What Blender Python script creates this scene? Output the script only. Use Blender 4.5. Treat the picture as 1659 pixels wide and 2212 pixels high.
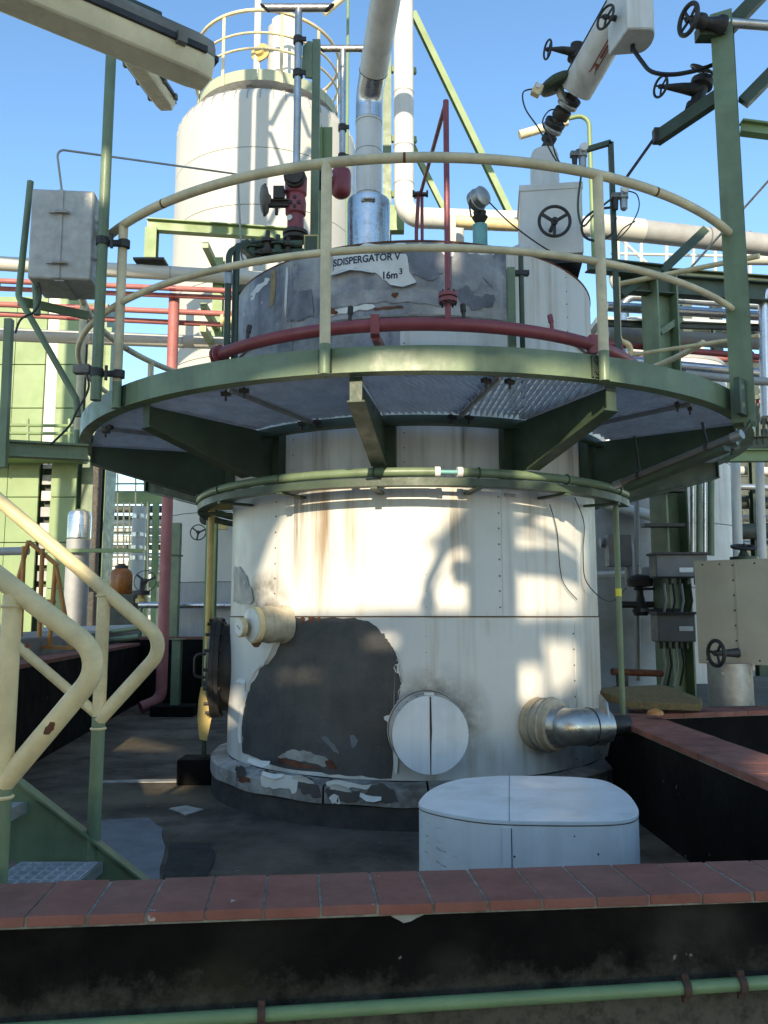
import bpy, bmesh, math, random
from mathutils import Vector, Matrix
random.seed(7)
for o in list(bpy.data.objects):
    bpy.data.objects.remove(o)
S = bpy.context.scene
COL = S.collection
R_ = math.radians

# ---------------------------------------------------------------- camera
EYE = 1.15                      # metres above the basin floor
PITCH = R_(7.2)
FPX = 1790.0                    # focal length in units of a 1659 x 2212 frame
cam = bpy.data.cameras.new('camera')
cam.sensor_fit = 'VERTICAL'
cam.sensor_height = 24.0
cam.lens = 24.0 * FPX / 2212.0
cam.clip_start = 0.05
cam.clip_end = 900
cam_ob = bpy.data.objects.new('camera', cam)
COL.objects.link(cam_ob)
cam_ob.location = (0, 0, EYE)
cam_ob.rotation_euler = (math.pi / 2 + PITCH, 0, 0)
S.camera = cam_ob
S.render.resolution_x, S.render.resolution_y = 768, 1024

# ---------------------------------------------------------------- light
SUN_EL = R_(20.0)
SUN_AZ = R_(6.0)                # to the left of straight behind the camera
world = bpy.data.worlds.new('World')
S.world = world
world.use_nodes = True
wn = world.node_tree
for n in list(wn.nodes):
    wn.nodes.remove(n)
sky = wn.nodes.new('ShaderNodeTexSky')
sky.sky_type = 'NISHITA'
sky.sun_disc = False
sky.sun_elevation = SUN_EL
sky.sun_rotation = math.pi + SUN_AZ
sky.altitude = 50
sky.air_density = 1.0
sky.dust_density = 0.15
sky.ozone_density = 1.0
bg = wn.nodes.new('ShaderNodeBackground')
bg.inputs['Strength'].default_value = 0.15
wo = wn.nodes.new('ShaderNodeOutputWorld')
hsv = wn.nodes.new('ShaderNodeHueSaturation')
hsv.inputs['Saturation'].default_value = 1.18
wn.links.new(sky.outputs[0], hsv.inputs['Color'])
wn.links.new(hsv.outputs[0], bg.inputs[0])
wn.links.new(bg.outputs[0], wo.inputs[0])
sun = bpy.data.lights.new('sun', 'SUN')
sun.energy = 3.4
sun.angle = R_(0.53)
sun.color = (1.0, 0.86, 0.64)
sun_ob = bpy.data.objects.new('sun', sun)
COL.objects.link(sun_ob)
TO_SUN = Vector((-math.sin(SUN_AZ) * math.cos(SUN_EL), -math.cos(SUN_AZ) * math.cos(SUN_EL), math.sin(SUN_EL)))
sun_ob.rotation_euler = TO_SUN.to_track_quat('Z', 'Y').to_euler()
sun_ob.location = TO_SUN * 60
vs = S.view_settings
vs.view_transform = 'Standard'
vs.look = 'None'
vs.exposure = 1.05
vs.gamma = 1.0
vs.use_curve_mapping = False
S.render.engine = 'CYCLES'
S.cycles.max_bounces = 8
S.cycles.diffuse_bounces = 5
S.cycles.glossy_bounces = 3
S.cycles.transmission_bounces = 4
S.cycles.caustics_reflective = False
S.cycles.caustics_refractive = False

# ---------------------------------------------------------------- survey: a sighting (x, y) at a known distance gives a place
def sight(x, y):
    dx, dy = x - 829.5, 1106.0 - y
    return Vector((dx, FPX * math.cos(PITCH) - dy * math.sin(PITCH), dy * math.cos(PITCH) + FPX * math.sin(PITCH)))
def at(x, y, Y):
    r = sight(x, y)
    return r * (Y / r.y) + Vector((0, 0, EYE))
def at_z(x, y, Z):
    r = sight(x, y)
    return r * ((Z - EYE) / r.z) + Vector((0, 0, EYE))
TX, TY, TR = 0.21, 6.05, 1.30          # the tank's axis and radius
def T(th, r, z):
    a = R_(th)
    return Vector((TX + r * math.sin(a), TY - r * math.cos(a), z))
def on_tank(x, y, r=TR):               # bearing round the tank (0 faces the camera) and height
    d = sight(x, y)
    a = d.x ** 2 + d.y ** 2
    b = -2 * (d.x * TX + d.y * TY)
    D = max(0.0, b * b - 4 * a * (TX * TX + TY * TY - r * r))
    t = (-b - math.sqrt(D)) / 2 / a
    p = d * t
    return math.degrees(math.atan2(p.x - TX, TY - p.y)), p.z + EYE

# ---------------------------------------------------------------- mesh helpers
def fillet(pts, br, seg=6):
    pts = [Vector(p) for p in pts]
    out = [pts[0]]
    for i in range(1, len(pts) - 1):
        a, b, c = pts[i - 1], pts[i], pts[i + 1]
        u, v = (a - b), (c - b)
        lu, lv = u.length, v.length
        if lu < 1e-6 or lv < 1e-6:
            continue
        u /= lu; v /= lv
        ang = u.angle(v)
        if ang > math.pi - 0.03:
            out.append(b); continue
        d = min(br / math.tan(ang / 2), lu * .49, lv * .49)
        r = d * math.tan(ang / 2)
        bis = (u + v).normalized()
        cen = b + bis * (r / math.sin(ang / 2))
        s, e = b + u * d - cen, b + v * d - cen
        tot = s.angle(e)
        ax = s.cross(e)
        if ax.length < 1e-9:
            out.append(b); continue
        ax.normalize()
        for k in range(seg + 1):
            out.append(cen + Matrix.Rotation(tot * k / seg, 3, ax) @ s)
    out.append(pts[-1])
    return out

def frame(d):
    d = Vector(d).normalized()
    up = Vector((0, 0, 1)) if abs(d.z) < .95 else Vector((1, 0, 0))
    x = up.cross(d).normalized()
    return x, d.cross(x).normalized(), d

class MB:
    def __init__(s):
        s.v, s.f, s.flat = [], [], set()
    def add(s, vs, fs, flat=False):
        n = len(s.v)
        s.v += [Vector(p) for p in vs]
        for f in fs:
            if flat:
                s.flat.add(len(s.f))
            s.f.append(tuple(i + n for i in f))
        return s
    def box(s, c, size, rz=0, M=None):
        x, y, z = [k / 2 for k in size]
        vs = [Vector((a * x, b * y, d * z)) for a in (-1, 1) for b in (-1, 1) for d in (-1, 1)]
        m = M if M is not None else Matrix.Rotation(rz, 3, 'Z')
        vs = [m @ p + Vector(c) for p in vs]
        return s.add(vs, [(0, 1, 3, 2), (4, 6, 7, 5), (0, 4, 5, 1), (2, 3, 7, 6), (0, 2, 6, 4), (1, 5, 7, 3)], True)
    def bar(s, p0, p1, w, h, up=(0, 0, 1)):          # rectangular bar, w sideways, h along 'up'
        p0, p1 = Vector(p0), Vector(p1)
        d = (p1 - p0).normalized()
        u = Vector(up)
        if abs(d.dot(u)) > .98:
            u = Vector((0, 1, 0))
        sx = d.cross(u).normalized() * (w / 2)
        uy = sx.cross(d).normalized() * (h / 2)
        vs = []
        for p in (p0, p1):
            vs += [p - sx - uy, p + sx - uy, p + sx + uy, p - sx + uy]
        return s.add(vs, [(3, 2, 1, 0), (4, 5, 6, 7), (0, 1, 5, 4), (1, 2, 6, 5), (2, 3, 7, 6), (3, 0, 4, 7)], True)
    def ibeam(s, p0, p1, w, h, t=.008, tf=.012, up=(0, 0, 1)):
        p0, p1 = Vector(p0), Vector(p1)
        d = (p1 - p0).normalized()
        u = Vector(up)
        if abs(d.dot(u)) > .98:
            u = Vector((0, 1, 0))
        sx = d.cross(u).normalized()
        uy = sx.cross(d).normalized()
        s.bar(p0, p1, t, h - 2 * tf, uy)
        for k in (-1, 1):
            o = uy * k * (h / 2 - tf / 2)
            s.bar(p0 + o, p1 + o, w, tf, uy)
        return s
    def tube(s, path, r, n=12, closed=False, cap=True, radii=None):
        path = [Vector(p) for p in path]
        m = len(path)
        tang = []
        for i in range(m):
            if closed:
                t = path[(i + 1) % m] - path[i - 1]
            else:
                t = path[min(i + 1, m - 1)] - path[max(i - 1, 0)]
            tang.append(t.normalized())
        x, y, _ = frame(tang[0])
        vs = []
        for i in range(m):
            t = tang[i]
            x = (x - t * x.dot(t))
            x.normalize()
            y = t.cross(x)
            rr = radii[i] if radii else r
            for k in range(n):
                a = 2 * math.pi * k / n
                vs.append(path[i] + x * (rr * math.cos(a)) + y * (rr * math.sin(a)))
        fs = []
        for i in range(m if closed else m - 1):
            j = (i + 1) % m
            for k in range(n):
                l = (k + 1) % n
                fs.append((i * n + k, i * n + l, j * n + l, j * n + k))
        s.add(vs, fs)
        if cap and not closed:
            b = len(s.v) - len(vs)
            s.flat.add(len(s.f)); s.f.append(tuple(b + k for k in reversed(range(n))))
            s.flat.add(len(s.f)); s.f.append(tuple(b + (m - 1) * n + k for k in range(n)))
        return s
    def cyl(s, p0, p1, r, r1=None, n=16):
        return s.tube([p0, p1], r, n, radii=[r, r if r1 is None else r1])
    def lathe(s, base, axis, prof, n=24):            # prof: (distance along axis, radius)
        base = Vector(base)
        x, y, d = frame(axis)
        vs, fs = [], []
        for t, r in prof:
            for k in range(n):
                a = 2 * math.pi * k / n
                vs.append(base + d * t + x * (r * math.cos(a)) + y * (r * math.sin(a)))
        for i in range(len(prof) - 1):
            for k in range(n):
                l = (k + 1) % n
                fs.append((i * n + k, i * n + l, (i + 1) * n + l, (i + 1) * n + k))
        fs.append(tuple(reversed(range(n))))
        fs.append(tuple((len(prof) - 1) * n + k for k in range(n)))
        return s.add(vs, fs)
    def torus(s, c, axis, r, t, n=28, m=8):
        x, y, d = frame(axis)
        c = Vector(c)
        return s.tube([c + x * (r * math.cos(2 * math.pi * k / n)) + y * (r * math.sin(2 * math.pi * k / n)) for k in range(n)], t, m, closed=True)
    def prism(s, poly, vec):                         # closed polygon (3D points) pushed along vec
        n = len(poly)
        vec = Vector(vec)
        a = [Vector(p) for p in poly]
        vs = a + [p + vec for p in a]
        fs = [tuple(reversed(range(n))), tuple(range(n, 2 * n))]
        fs += [(i, (i + 1) % n, n + (i + 1) % n, n + i) for i in range(n)]
        return s.add(vs, fs, True)
    def arc(s, r0, r1, a0, a1, z0, z1, step=3.0, c=None):   # curved slab about the tank's axis (degrees)
        n = max(2, int(abs(a1 - a0) / step) + 1)
        full = abs(a1 - a0) > 359.5
        cx, cy = c if c else (TX, TY)
        vs, fs = [], []
        cnt = n if full else n + 1
        for i in range(cnt):
            a = R_(a0 + (a1 - a0) * i / n)
            sx, sy = math.sin(a), -math.cos(a)
            for r, z in ((r0, z0), (r1, z0), (r1, z1), (r0, z1)):
                vs.append((cx + r * sx, cy + r * sy, z))
        for i in range(n):
            j = (i + 1) % cnt
            for k in range(4):
                l = (k + 1) % 4
                fs.append((i * 4 + k, i * 4 + l, j * 4 + l, j * 4 + k))
        if not full:
            fs.append((3, 2, 1, 0))
            fs.append(tuple(n * 4 + k for k in range(4)))
        return s.add(vs, fs)
    def build(s, name, mat, parent=None, origin=None, bevel=0):
        o0 = ORG.get(parent, Vector()) if parent else (Vector(origin) if origin is not None else Vector())
        me = bpy.data.meshes.new(name)
        me.from_pydata([tuple(p - o0) for p in s.v], [], s.f)
        me.polygons.foreach_set('use_smooth', [i not in s.flat for i in range(len(s.f))])
        bm = bmesh.new(); bm.from_mesh(me)
        bmesh.ops.recalc_face_normals(bm, faces=bm.faces)
        bm.to_mesh(me); bm.free()
        me.set_sharp_from_angle(angle=R_(38))
        me.materials.append(MAT[mat] if isinstance(mat, str) else mat)
        o = bpy.data.objects.new(name, me)
        COL.objects.link(o)
        if parent:
            o.parent = parent
        else:
            o.location = o0
        ORG[o] = o0
        if bevel:
            m = o.modifiers.new('edge', 'BEVEL')
            m.width = bevel; m.segments = 2; m.limit_method = 'ANGLE'; m.angle_limit = R_(50)
        return o
ORG = {}
MAT = {}

def tag(o, label=None, cat=None, group=None, kind=None):
    if label: o['label'] = label
    if cat: o['category'] = cat
    if group: o['group'] = group
    if kind: o['kind'] = kind
    return o
def thing(name, label, cat, loc, group=None):
    o = bpy.data.objects.new(name, None)
    o.empty_display_size = .1
    COL.objects.link(o)
    o.location = loc
    ORG[o] = Vector(loc)
    return tag(o, label, cat, group)
def low(mb):
    z = min(p.z for p in mb.v)
    c = [p for p in mb.v if p.z < z + .02]
    return sum(c, Vector()) / len(c)
def solo(mb, name, mat, label, cat, group=None, bevel=0):
    return tag(mb.build(name, mat, origin=low(mb), bevel=bevel), label, cat, group)

# ---------------------------------------------------------------- materials
def mat(name, col, rough=.6, metal=0.0, var=.25, scale=6.0, rust=0.0, streak=0.0, streak_col=(.16, .09, .04), grime=0.0,
        grime_col=(.05, .045, .035), bump=.15, bscale=60.0, spots=0.0, spot_col=(.5, .5, .46), rust_scale=5.0, smudges=(), runs=(), wear=None, spec=None, objvar=0.0, rust_col=(.17, .055, .02)):
    m = bpy.data.materials.new(name)
    m.use_nodes = True
    nt = m.node_tree
    N = nt.nodes
    L = nt.links.new
    b = N['Principled BSDF']
    geo = N.new('ShaderNodeNewGeometry')
    pos = geo.outputs['Position']
    def noise(sc, det=5.0, vec=pos, rgh=.6, dist=0.0):
        t = N.new('ShaderNodeTexNoise')
        t.inputs['Scale'].default_value = sc
        t.inputs['Detail'].default_value = det
        t.inputs['Roughness'].default_value = rgh
        t.inputs['Distortion'].default_value = dist
        L(vec, t.inputs['Vector'])
        return t.outputs['Fac']
    def ramp(fac, lo, hi, a=0.0, c=1.0):
        r = N.new('ShaderNodeMapRange')
        r.inputs[1].default_value = lo; r.inputs[2].default_value = hi
        r.inputs[3].default_value = a; r.inputs[4].default_value = c
        L(fac, r.inputs[0])
        return r.outputs[0]
    def mix(fac, a, c, mode='MIX'):
        x = N.new('ShaderNodeMix')
        x.data_type = 'RGBA'; x.blend_type = mode
        for sock, v in ((x.inputs[0], fac), (x.inputs[6], a), (x.inputs[7], c)):
            if isinstance(v, (int, float)): sock.default_value = v
            elif isinstance(v, tuple): sock.default_value = (*v, 1)
            else: L(v, sock)
        return x.outputs[2]
    def mul(a, c):
        x = N.new('ShaderNodeMath'); x.operation = 'MULTIPLY'
        for sock, v in ((x.inputs[0], a), (x.inputs[1], c)):
            if isinstance(v, (int, float)): sock.default_value = v
            else: L(v, sock)
        return x.outputs[0]
    dark = tuple(c * (1 - var) for c in col)
    lite = tuple(min(.95, c * (1 + var * .6)) for c in col)
    c = mix(ramp(noise(scale), .32, .68), dark, lite)
    c = mix(ramp(noise(scale * 9, 3), .3, .75, 0, var * .45), c, tuple(k * .6 for k in col))
    if streak:
        mp = N.new('ShaderNodeMapping')
        mp.inputs['Scale'].default_value = (9, 9, .4)
        L(pos, mp.inputs[0])
        f = ramp(noise(1.0, 6, mp.outputs[0], .65), .48, .68)
        f = mul(f, ramp(noise(1.3, 3), .3, .6))
        c = mix(mul(f, streak), c, streak_col)
    if grime:
        f = ramp(noise(2.2, 7, rgh=.7), .46, .68)
        c = mix(mul(f, grime), c, grime_col)
    for (px, py, pz, rad, amt, scol) in smudges:
        dn = N.new('ShaderNodeVectorMath'); dn.operation = 'DISTANCE'
        L(pos, dn.inputs[0]); dn.inputs[1].default_value = (px, py, pz)
        f = ramp(dn.outputs['Value'], rad, rad * .55)
        f = mul(f, ramp(noise(9, 6), .25, .6))
        c = mix(mul(f, amt), c, scol)
    for (px, py, pz, w_, l_, amt, scol) in runs:
        sb = N.new('ShaderNodeVectorMath'); sb.operation = 'SUBTRACT'
        L(pos, sb.inputs[0]); sb.inputs[1].default_value = (px, py, pz)
        ml = N.new('ShaderNodeVectorMath'); ml.operation = 'MULTIPLY'
        L(sb.outputs[0], ml.inputs[0]); ml.inputs[1].default_value = (1, 1, w_ / l_)
        ln = N.new('ShaderNodeVectorMath'); ln.operation = 'LENGTH'
        L(ml.outputs[0], ln.inputs[0])
        f = ramp(ln.outputs['Value'], w_, w_ * .15)
        mp = N.new('ShaderNodeMapping'); mp.inputs['Scale'].default_value = (26, 26, 1.1)
        L(pos, mp.inputs[0])
        f = mul(f, ramp(noise(1.0, 5, mp.outputs[0], .6), .36, .62))
        c = mix(mul(f, amt), c, scol)
    if wear:                                     # coating worn off towards the foot: (low, high, ragged, colour)
        sx = N.new('ShaderNodeSeparateXYZ'); L(pos, sx.inputs[0])
        ad = N.new('ShaderNodeMath'); ad.operation = 'ADD'
        L(sx.outputs[2], ad.inputs[0])
        L(ramp(noise(7, 8, rgh=.75), .25, .75, -wear[2] / 2, wear[2] / 2), ad.inputs[1])
        f = ramp(ad.outputs[0], wear[1], wear[0])
        f = mul(f, ramp(noise(30, 6, rgh=.7), .3, .55, .35, 1))
        c = mix(f, c, wear[3])
    rmask = None
    if rust:
        f = ramp(noise(rust_scale, 8, rgh=.72, dist=.4), .80 - rust * .35, .84 - rust * .33)
        rmask = f
        rc = mix(ramp(noise(40, 4), .3, .7), rust_col, tuple(k * .45 for k in rust_col))
        c = mix(f, c, rc)
    if spots:
        f = ramp(noise(17, 4, rgh=.5), .74 - spots * .1, .76 - spots * .1)
        c = mix(f, c, spot_col)
    if objvar:
        oi = N.new('ShaderNodeObjectInfo')
        hs = N.new('ShaderNodeHueSaturation')
        L(ramp(oi.outputs['Random'], 0, 1, 1 - objvar, 1 + objvar), hs.inputs['Value'])
        sn = N.new('ShaderNodeMath'); sn.operation = 'FRACT'
        L(mul(oi.outputs['Random'], 7.31), sn.inputs[0])
        L(ramp(sn.outputs[0], 0, 1, 1 - objvar * .8, 1 + objvar * .5), hs.inputs['Saturation'])
        L(c, hs.inputs['Color'])
        c = hs.outputs[0]
    if spec is not None:
        b.inputs['Specular IOR Level'].default_value = spec
    L(c, b.inputs['Base Color'])
    b.inputs['Metallic'].default_value = metal
    rr = ramp(noise(scale * 2.5, 4), .3, .7, max(.05, rough - .12), min(1, rough + .12))
    if rmask is not None:
        x = N.new('ShaderNodeMix'); x.data_type = 'FLOAT'
        L(rmask, x.inputs[0]); L(rr, x.inputs[2]); x.inputs[3].default_value = .9
        rr = x.outputs[0]
        if metal:
            x2 = N.new('ShaderNodeMix'); x2.data_type = 'FLOAT'
            L(rmask, x2.inputs[0]); x2.inputs[2].default_value = metal; x2.inputs[3].default_value = 0
            L(x2.outputs[0], b.inputs['Metallic'])
    L(rr, b.inputs['Roughness'])
    if bump:
        bp = N.new('ShaderNodeBump')
        bp.inputs['Strength'].default_value = bump
        bp.inputs['Distance'].default_value = .01
        L(noise(bscale, 4), bp.inputs['Height'])
        L(bp.outputs[0], b.inputs['Normal'])
    MAT[name] = m
    return m
# ---- the paints and metals of the place
mat('ground_gravel', (.46, .41, .33), .95, var=.2, scale=3)
mat('paving', (.10, .085, .062), .9, var=.5, scale=2, grime=.6, grime_col=(.03, .025, .02))
mat('green_light', (.17, .26, .12), .45, var=.15, scale=8, grime=.3, grime_col=(.1, .15, .08), rust=.05, rust_scale=10)
mat('beige_sheet', (.46, .42, .31), .42, var=.1, scale=2.5, streak=.4, streak_col=(.3, .24, .15), grime=.25, grime_col=(.28, .25, .18), bump=.05, bscale=10)
mat('yard_concrete', (.24, .22, .19), .9, var=.35, scale=1.2, grime=.5)
SMF = []
for x, y, r_, a_, c_ in ((430, 1712, .45, .8, (.16, .115, .06)), (640, 1815, .6, .6, (.12, .10, .075)), (180, 1725, .5, .7, (.15, .125, .08)), (330, 1600, .5, .6, (.14, .11, .06)), (520, 1760, .35, .6, (.022, .02, .018)), (800, 1850, .4, .5, (.025, .022, .018)), (260, 1660, .4, .6, (.03, .027, .02))):
    p = at_z(x, y, 0)
    SMF.append((p.x, p.y, 0, r_, a_, c_))
mat('basin_concrete', (.155, .128, .095), .9, spec=.2, smudges=SMF, var=.55, scale=1.6, grime=.8, grime_col=(.024, .020, .016), spots=.3, spot_col=(.2, .18, .15), bump=.5, bscale=40)
mat('repair_mortar', (.17, .18, .19), .85, var=.3, scale=5, bump=.3)
mat('oil_stain', (.022, .020, .018), .9, var=.5, scale=6)
mat('pale_mortar', (.4, .38, .33), .85, var=.4, scale=9)
mat('bitumen', (.008, .0072, .0064), .85, spec=.1, var=.6, scale=2.5, grime=.5, grime_col=(.02, .018, .015), spots=.05, spot_col=(.2, .19, .16), bump=.5, bscale=18)
mat('bitumen_worn', (.0075, .007, .006), .9, spec=.08, var=.6, scale=2.5, grime=.8, grime_col=(.022, .019, .015), spots=.10, spot_col=(.2, .19, .16), bump=.5, bscale=18, wear=(.28, .40, .16, (.10, .092, .072)),
    smudges=((.72, 1.93, .395, .17, .75, (.045, .041, .034)), (-.35, 1.82, .34, .12, .5, (.05, .045, .025)), (.15, 1.88, .36, .10, .5, (.045, .04, .033))))
mat('plinth_concrete', (.055, .05, .042), .9, var=.5, scale=5, grime=.8, grime_col=(.02, .018, .016), bump=.5, bscale=25)
mat('stained_concrete', (.115, .105, .078), .9, var=.6, scale=7, grime=1.0, grime_col=(.014, .013, .011), bump=.5, bscale=22)
mat('clinker', (.28, .112, .084), .75, spec=.2, objvar=.07, var=.22, scale=9, grime=.35, grime_col=(.15, .075, .06), spots=.12, spot_col=(.45, .4, .35), bump=.2, bscale=45)
mat('clinker_worn', (.26, .10, .072), .75, spec=.2, objvar=.08, var=.4, scale=7, grime=.45, grime_col=(.09, .05, .042), bump=.2, bscale=45)
mat('mortar', (.28, .27, .22), .9, var=.5, scale=30, bump=.5, bscale=90)
_m1 = T(4, TR, .56); _m2 = T(-47, TR, 1.16); _m3 = T(43, TR, .5)
RUNS = []
for x, y, w, l, a, c in ((645, 1130, .07, .42, 1.0, (.15, .08, .025)), (708, 1120, .05, .42, 1.0, (.17, .075, .02)), (690, 1190, .13, .55, .75, (.27, .17, .07)), (758, 1130, .07, .4, .7, (.28, .20, .09)), (660, 1090, .2, .12, .8, (.16, .10, .05)),
                         (820, 1120, .04, .25, .35, (.36, .30, .18)), (985, 1130, .09, .45, .85, (.24, .16, .08)), (1010, 1250, .05, .5, .35, (.36, .30, .2)), (1150, 1110, .07, .3, .85, (.22, .14, .07)), (1180, 1180, .04, .4, .35, (.36, .3, .2)),
                         (600, 1240, .02, .5, .5, (.30, .22, .12)), (1100, 1200, .03, .6, .4, (.34, .28, .2)), (690, 960, .10, .35, .6, (.10, .075, .05)), (1000, 950, .09, .3, .75, (.10, .07, .045)), (880, 1600, .05, .3, .4, (.3, .25, .16)),
                         (1130, 1600, .06, .3, .55, (.24, .18, .1)), (1060, 1640, .12, .14, .45, (.28, .22, .13)), (1230, 960, .08, .4, .6, (.14, .1, .06)), (920, 980, .06, .2, .5, (.16, .12, .07)), (940, 1370, .03, .25, .5, (.34, .26, .16)),
                         (1200, 1360, .12, .12, .35, (.34, .26, .15)), (1060, 1350, .12, .10, .35, (.34, .26, .15))):
    p = T(on_tank(x, y)[0], TR, on_tank(x, y)[1])
    RUNS.append((p.x, p.y, p.z, w, l, a, c))
mat('jacket', (.71, .69, .63), .42, var=.10, scale=2.2, streak=.6, streak_col=(.36, .26, .14), grime=.28, grime_col=(.40, .36, .29), bump=.05, bscale=8, runs=RUNS,
    smudges=((_m1.x, _m1.y, .57, .34, .75, (.13, .11, .08)), (_m2.x, _m2.y, 1.2, .26, .9, (.12, .08, .04)), (_m3.x, _m3.y, .45, .34, .5, (.16, .13, .1))))
mat('jacket_clean', (.74, .75, .75), .4, var=.08, scale=3, streak=.4, streak_col=(.36, .33, .28), grime=.4, grime_col=(.44, .43, .41), bump=.12, bscale=5, rust=.05, rust_scale=14)
mat('white_paint', (.70, .69, .64), .45, var=.1, scale=4, streak=.35, grime=.15, grime_col=(.4, .36, .28), bump=.05)
mat('silo_white', (.56, .545, .48), .55, var=.06, scale=.8, streak=.12, streak_col=(.45, .42, .36), bump=.03)
mat('mastic', (.070, .066, .062), .6, var=.45, scale=3.5, grime=.6, grime_col=(.105, .095, .08), rust=.12, rust_scale=4, spots=.03, spot_col=(.3, .28, .25), bump=.25, bscale=50, streak=.5, streak_col=(.10, .095, .085))
mat('bare_zinc', (.24, .245, .265), .5, metal=.1, var=.6, scale=4.5, rust=.42, rust_scale=2.6, streak=1.0, streak_col=(.07, .07, .10), grime=.9, grime_col=(.46, .43, .37), bump=.15, bscale=20, spots=.25, spot_col=(.5, .48, .43))
mat('peeled_skirt', (.38, .355, .32), .6, metal=0, var=.5, scale=6, rust=.3, rust_scale=6, grime=1.0, grime_col=(.085, .07, .052), spots=.4, spot_col=(.55, .53, .48), bump=.4, bscale=30)
mat('paint_film', (.74, .72, .66), .5, var=.1, scale=12, grime=.2, grime_col=(.4, .33, .22))
mat('faded_film', (.34, .335, .32), .55, var=.45, scale=9, grime=.9, grime_col=(.22, .22, .235), streak=.6, streak_col=(.2, .19, .19), spots=.2, spot_col=(.2, .2, .22))
mat('ochre_run', (.36, .26, .12), .8, var=.4, scale=20)
mat('rim_pale', (.40, .43, .30), .6, var=.12, scale=2)
mat('nozzle_stained', (.56, .49, .35), .5, var=.25, scale=10, streak=.9, streak_col=(.22, .12, .045), grime=.8, grime_col=(.26, .17, .08), rust=.1, rust_scale=9)
mat('blue_zinc', (.185, .19, .21), .55, var=.5, scale=8, streak=.7, streak_col=(.28, .28, .28), grime=.5, grime_col=(.09, .09, .11))
mat('scuff_grey', (.46, .48, .50), .7, var=.3, scale=20)
mat('rust_dark', (.07, .04, .028), .9, var=.4, scale=25)
mat('rust', (.16, .06, .028), .92, var=.5, scale=20, bump=.5)
mat('rivet_zinc', (.20, .17, .13), .7, var=.4, scale=30)
mat('seam_rust', (.13, .075, .04), .9, var=.5, scale=14)
mat('cabinet_zinc', (.50, .48, .43), .5, metal=.2, var=.22, scale=16, grime=.5, grime_col=(.33, .31, .27), rust=.06, bump=.2, bscale=60)
mat('seam_dark', (.06, .045, .035), .9, var=.5, scale=20)
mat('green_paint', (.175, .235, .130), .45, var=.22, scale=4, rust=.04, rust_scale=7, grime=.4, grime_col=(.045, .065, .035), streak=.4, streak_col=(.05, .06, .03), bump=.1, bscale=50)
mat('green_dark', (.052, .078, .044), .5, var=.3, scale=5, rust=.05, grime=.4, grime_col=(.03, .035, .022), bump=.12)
mat('green_pale', (.215, .295, .125), .5, var=.12, scale=1.5, streak=.3, streak_col=(.25, .28, .12), bump=.05)
mat('cream_rail', (.74, .63, .39), .5, var=.18, scale=9, rust=.12, rust_scale=11, grime=.55, grime_col=(.30, .25, .16), bump=.06)
mat('cream_paint', (.80, .64, .34), .5, var=.18, scale=9, rust=.10, rust_scale=12, grime=.55, grime_col=(.32, .25, .13), bump=.06)
mat('yellow_paint', (.62, .45, .14), .45, var=.15, scale=6, rust=.05, grime=.4, grime_col=(.3, .2, .08))
mat('orange_paint', (.50, .22, .05), .5, var=.2, scale=6, rust=.05, grime=.3)
mat('red_paint', (.28, .062, .068), .42, var=.22, scale=6, grime=.35, grime_col=(.12, .02, .02), rust=.04)
mat('red_faded', (.42, .15, .13), .6, var=.2, scale=3, grime=.3, grime_col=(.3, .07, .05))
mat('galvanised', (.40, .40, .38), .45, metal=.65, var=.2, scale=14, grime=.4, grime_col=(.22, .2, .17), rust=.03, bump=.08)
mat('grating_zinc', (.56, .57, .60), .5, metal=.1, var=.2, scale=12)
mat('steel_bright', (.62, .61, .58), .24, metal=.95, var=.12, scale=8, streak=.3, streak_col=(.3, .27, .22), bump=.04, bscale=30)
mat('steel_pipe', (.50, .48, .44), .34, metal=.85, var=.18, scale=10, grime=.3, grime_col=(.22, .17, .1))
mat('grey_pipe', (.38, .38, .37), .55, var=.12, scale=4, streak=.3, streak_col=(.2, .18, .15), grime=.3, grime_col=(.22, .2, .17))
mat('alu_jacket', (.60, .60, .60), .32, metal=.85, var=.1, scale=5, grime=.2, grime_col=(.3, .28, .25), bump=.04)
mat('dark_metal', (.045, .042, .04), .55, metal=.3, var=.4, scale=14, rust=.12, rust_scale=12)
mat('oily_iron', (.055, .045, .035), .6, metal=.2, var=.5, scale=14, rust=.2, rust_scale=12)
mat('black_rubber', (.012, .012, .014), .5, var=.3, scale=10)
mat('wire', (.02, .022, .02), .5, var=.3)
mat('turquoise', (.18, .42, .40), .5, var=.15)
mat('diffuser', (.86, .77, .52), .25, var=.15, scale=5, grime=.4, grime_col=(.35, .27, .13), bump=.05)
mat('lamp_housing', (.24, .225, .19), .75, var=.3, scale=9, grime=.6, grime_col=(.07, .06, .05), bump=.25)
mat('box_grey', (.17, .165, .155), .55, var=.15, scale=8, grime=.3)
mat('label_white', (.75, .74, .7), .5, var=.08)
mat('ink', (.025, .025, .05), .6, var=.2)
mat('mark_red', (.30, .10, .07), .6, var=.3, scale=30)
mat('foam_mat', (.20, .14, .055), .95, var=.45, scale=40, grime=.5, grime_col=(.12, .08, .03), bump=.8, bscale=120)
mat('brown_plastic', (.30, .10, .015), .3, var=.3, scale=8)
mat('dark_steelwork', (.06, .07, .055), .6, var=.4, scale=5)
mat('sign_yellow', (.75, .68, .06), .5, var=.08)
mat('blocker_panel', (.68, .65, .58), .7, var=.15, scale=1)  # for the added unseen blockers, pale so they bounce light

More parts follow.
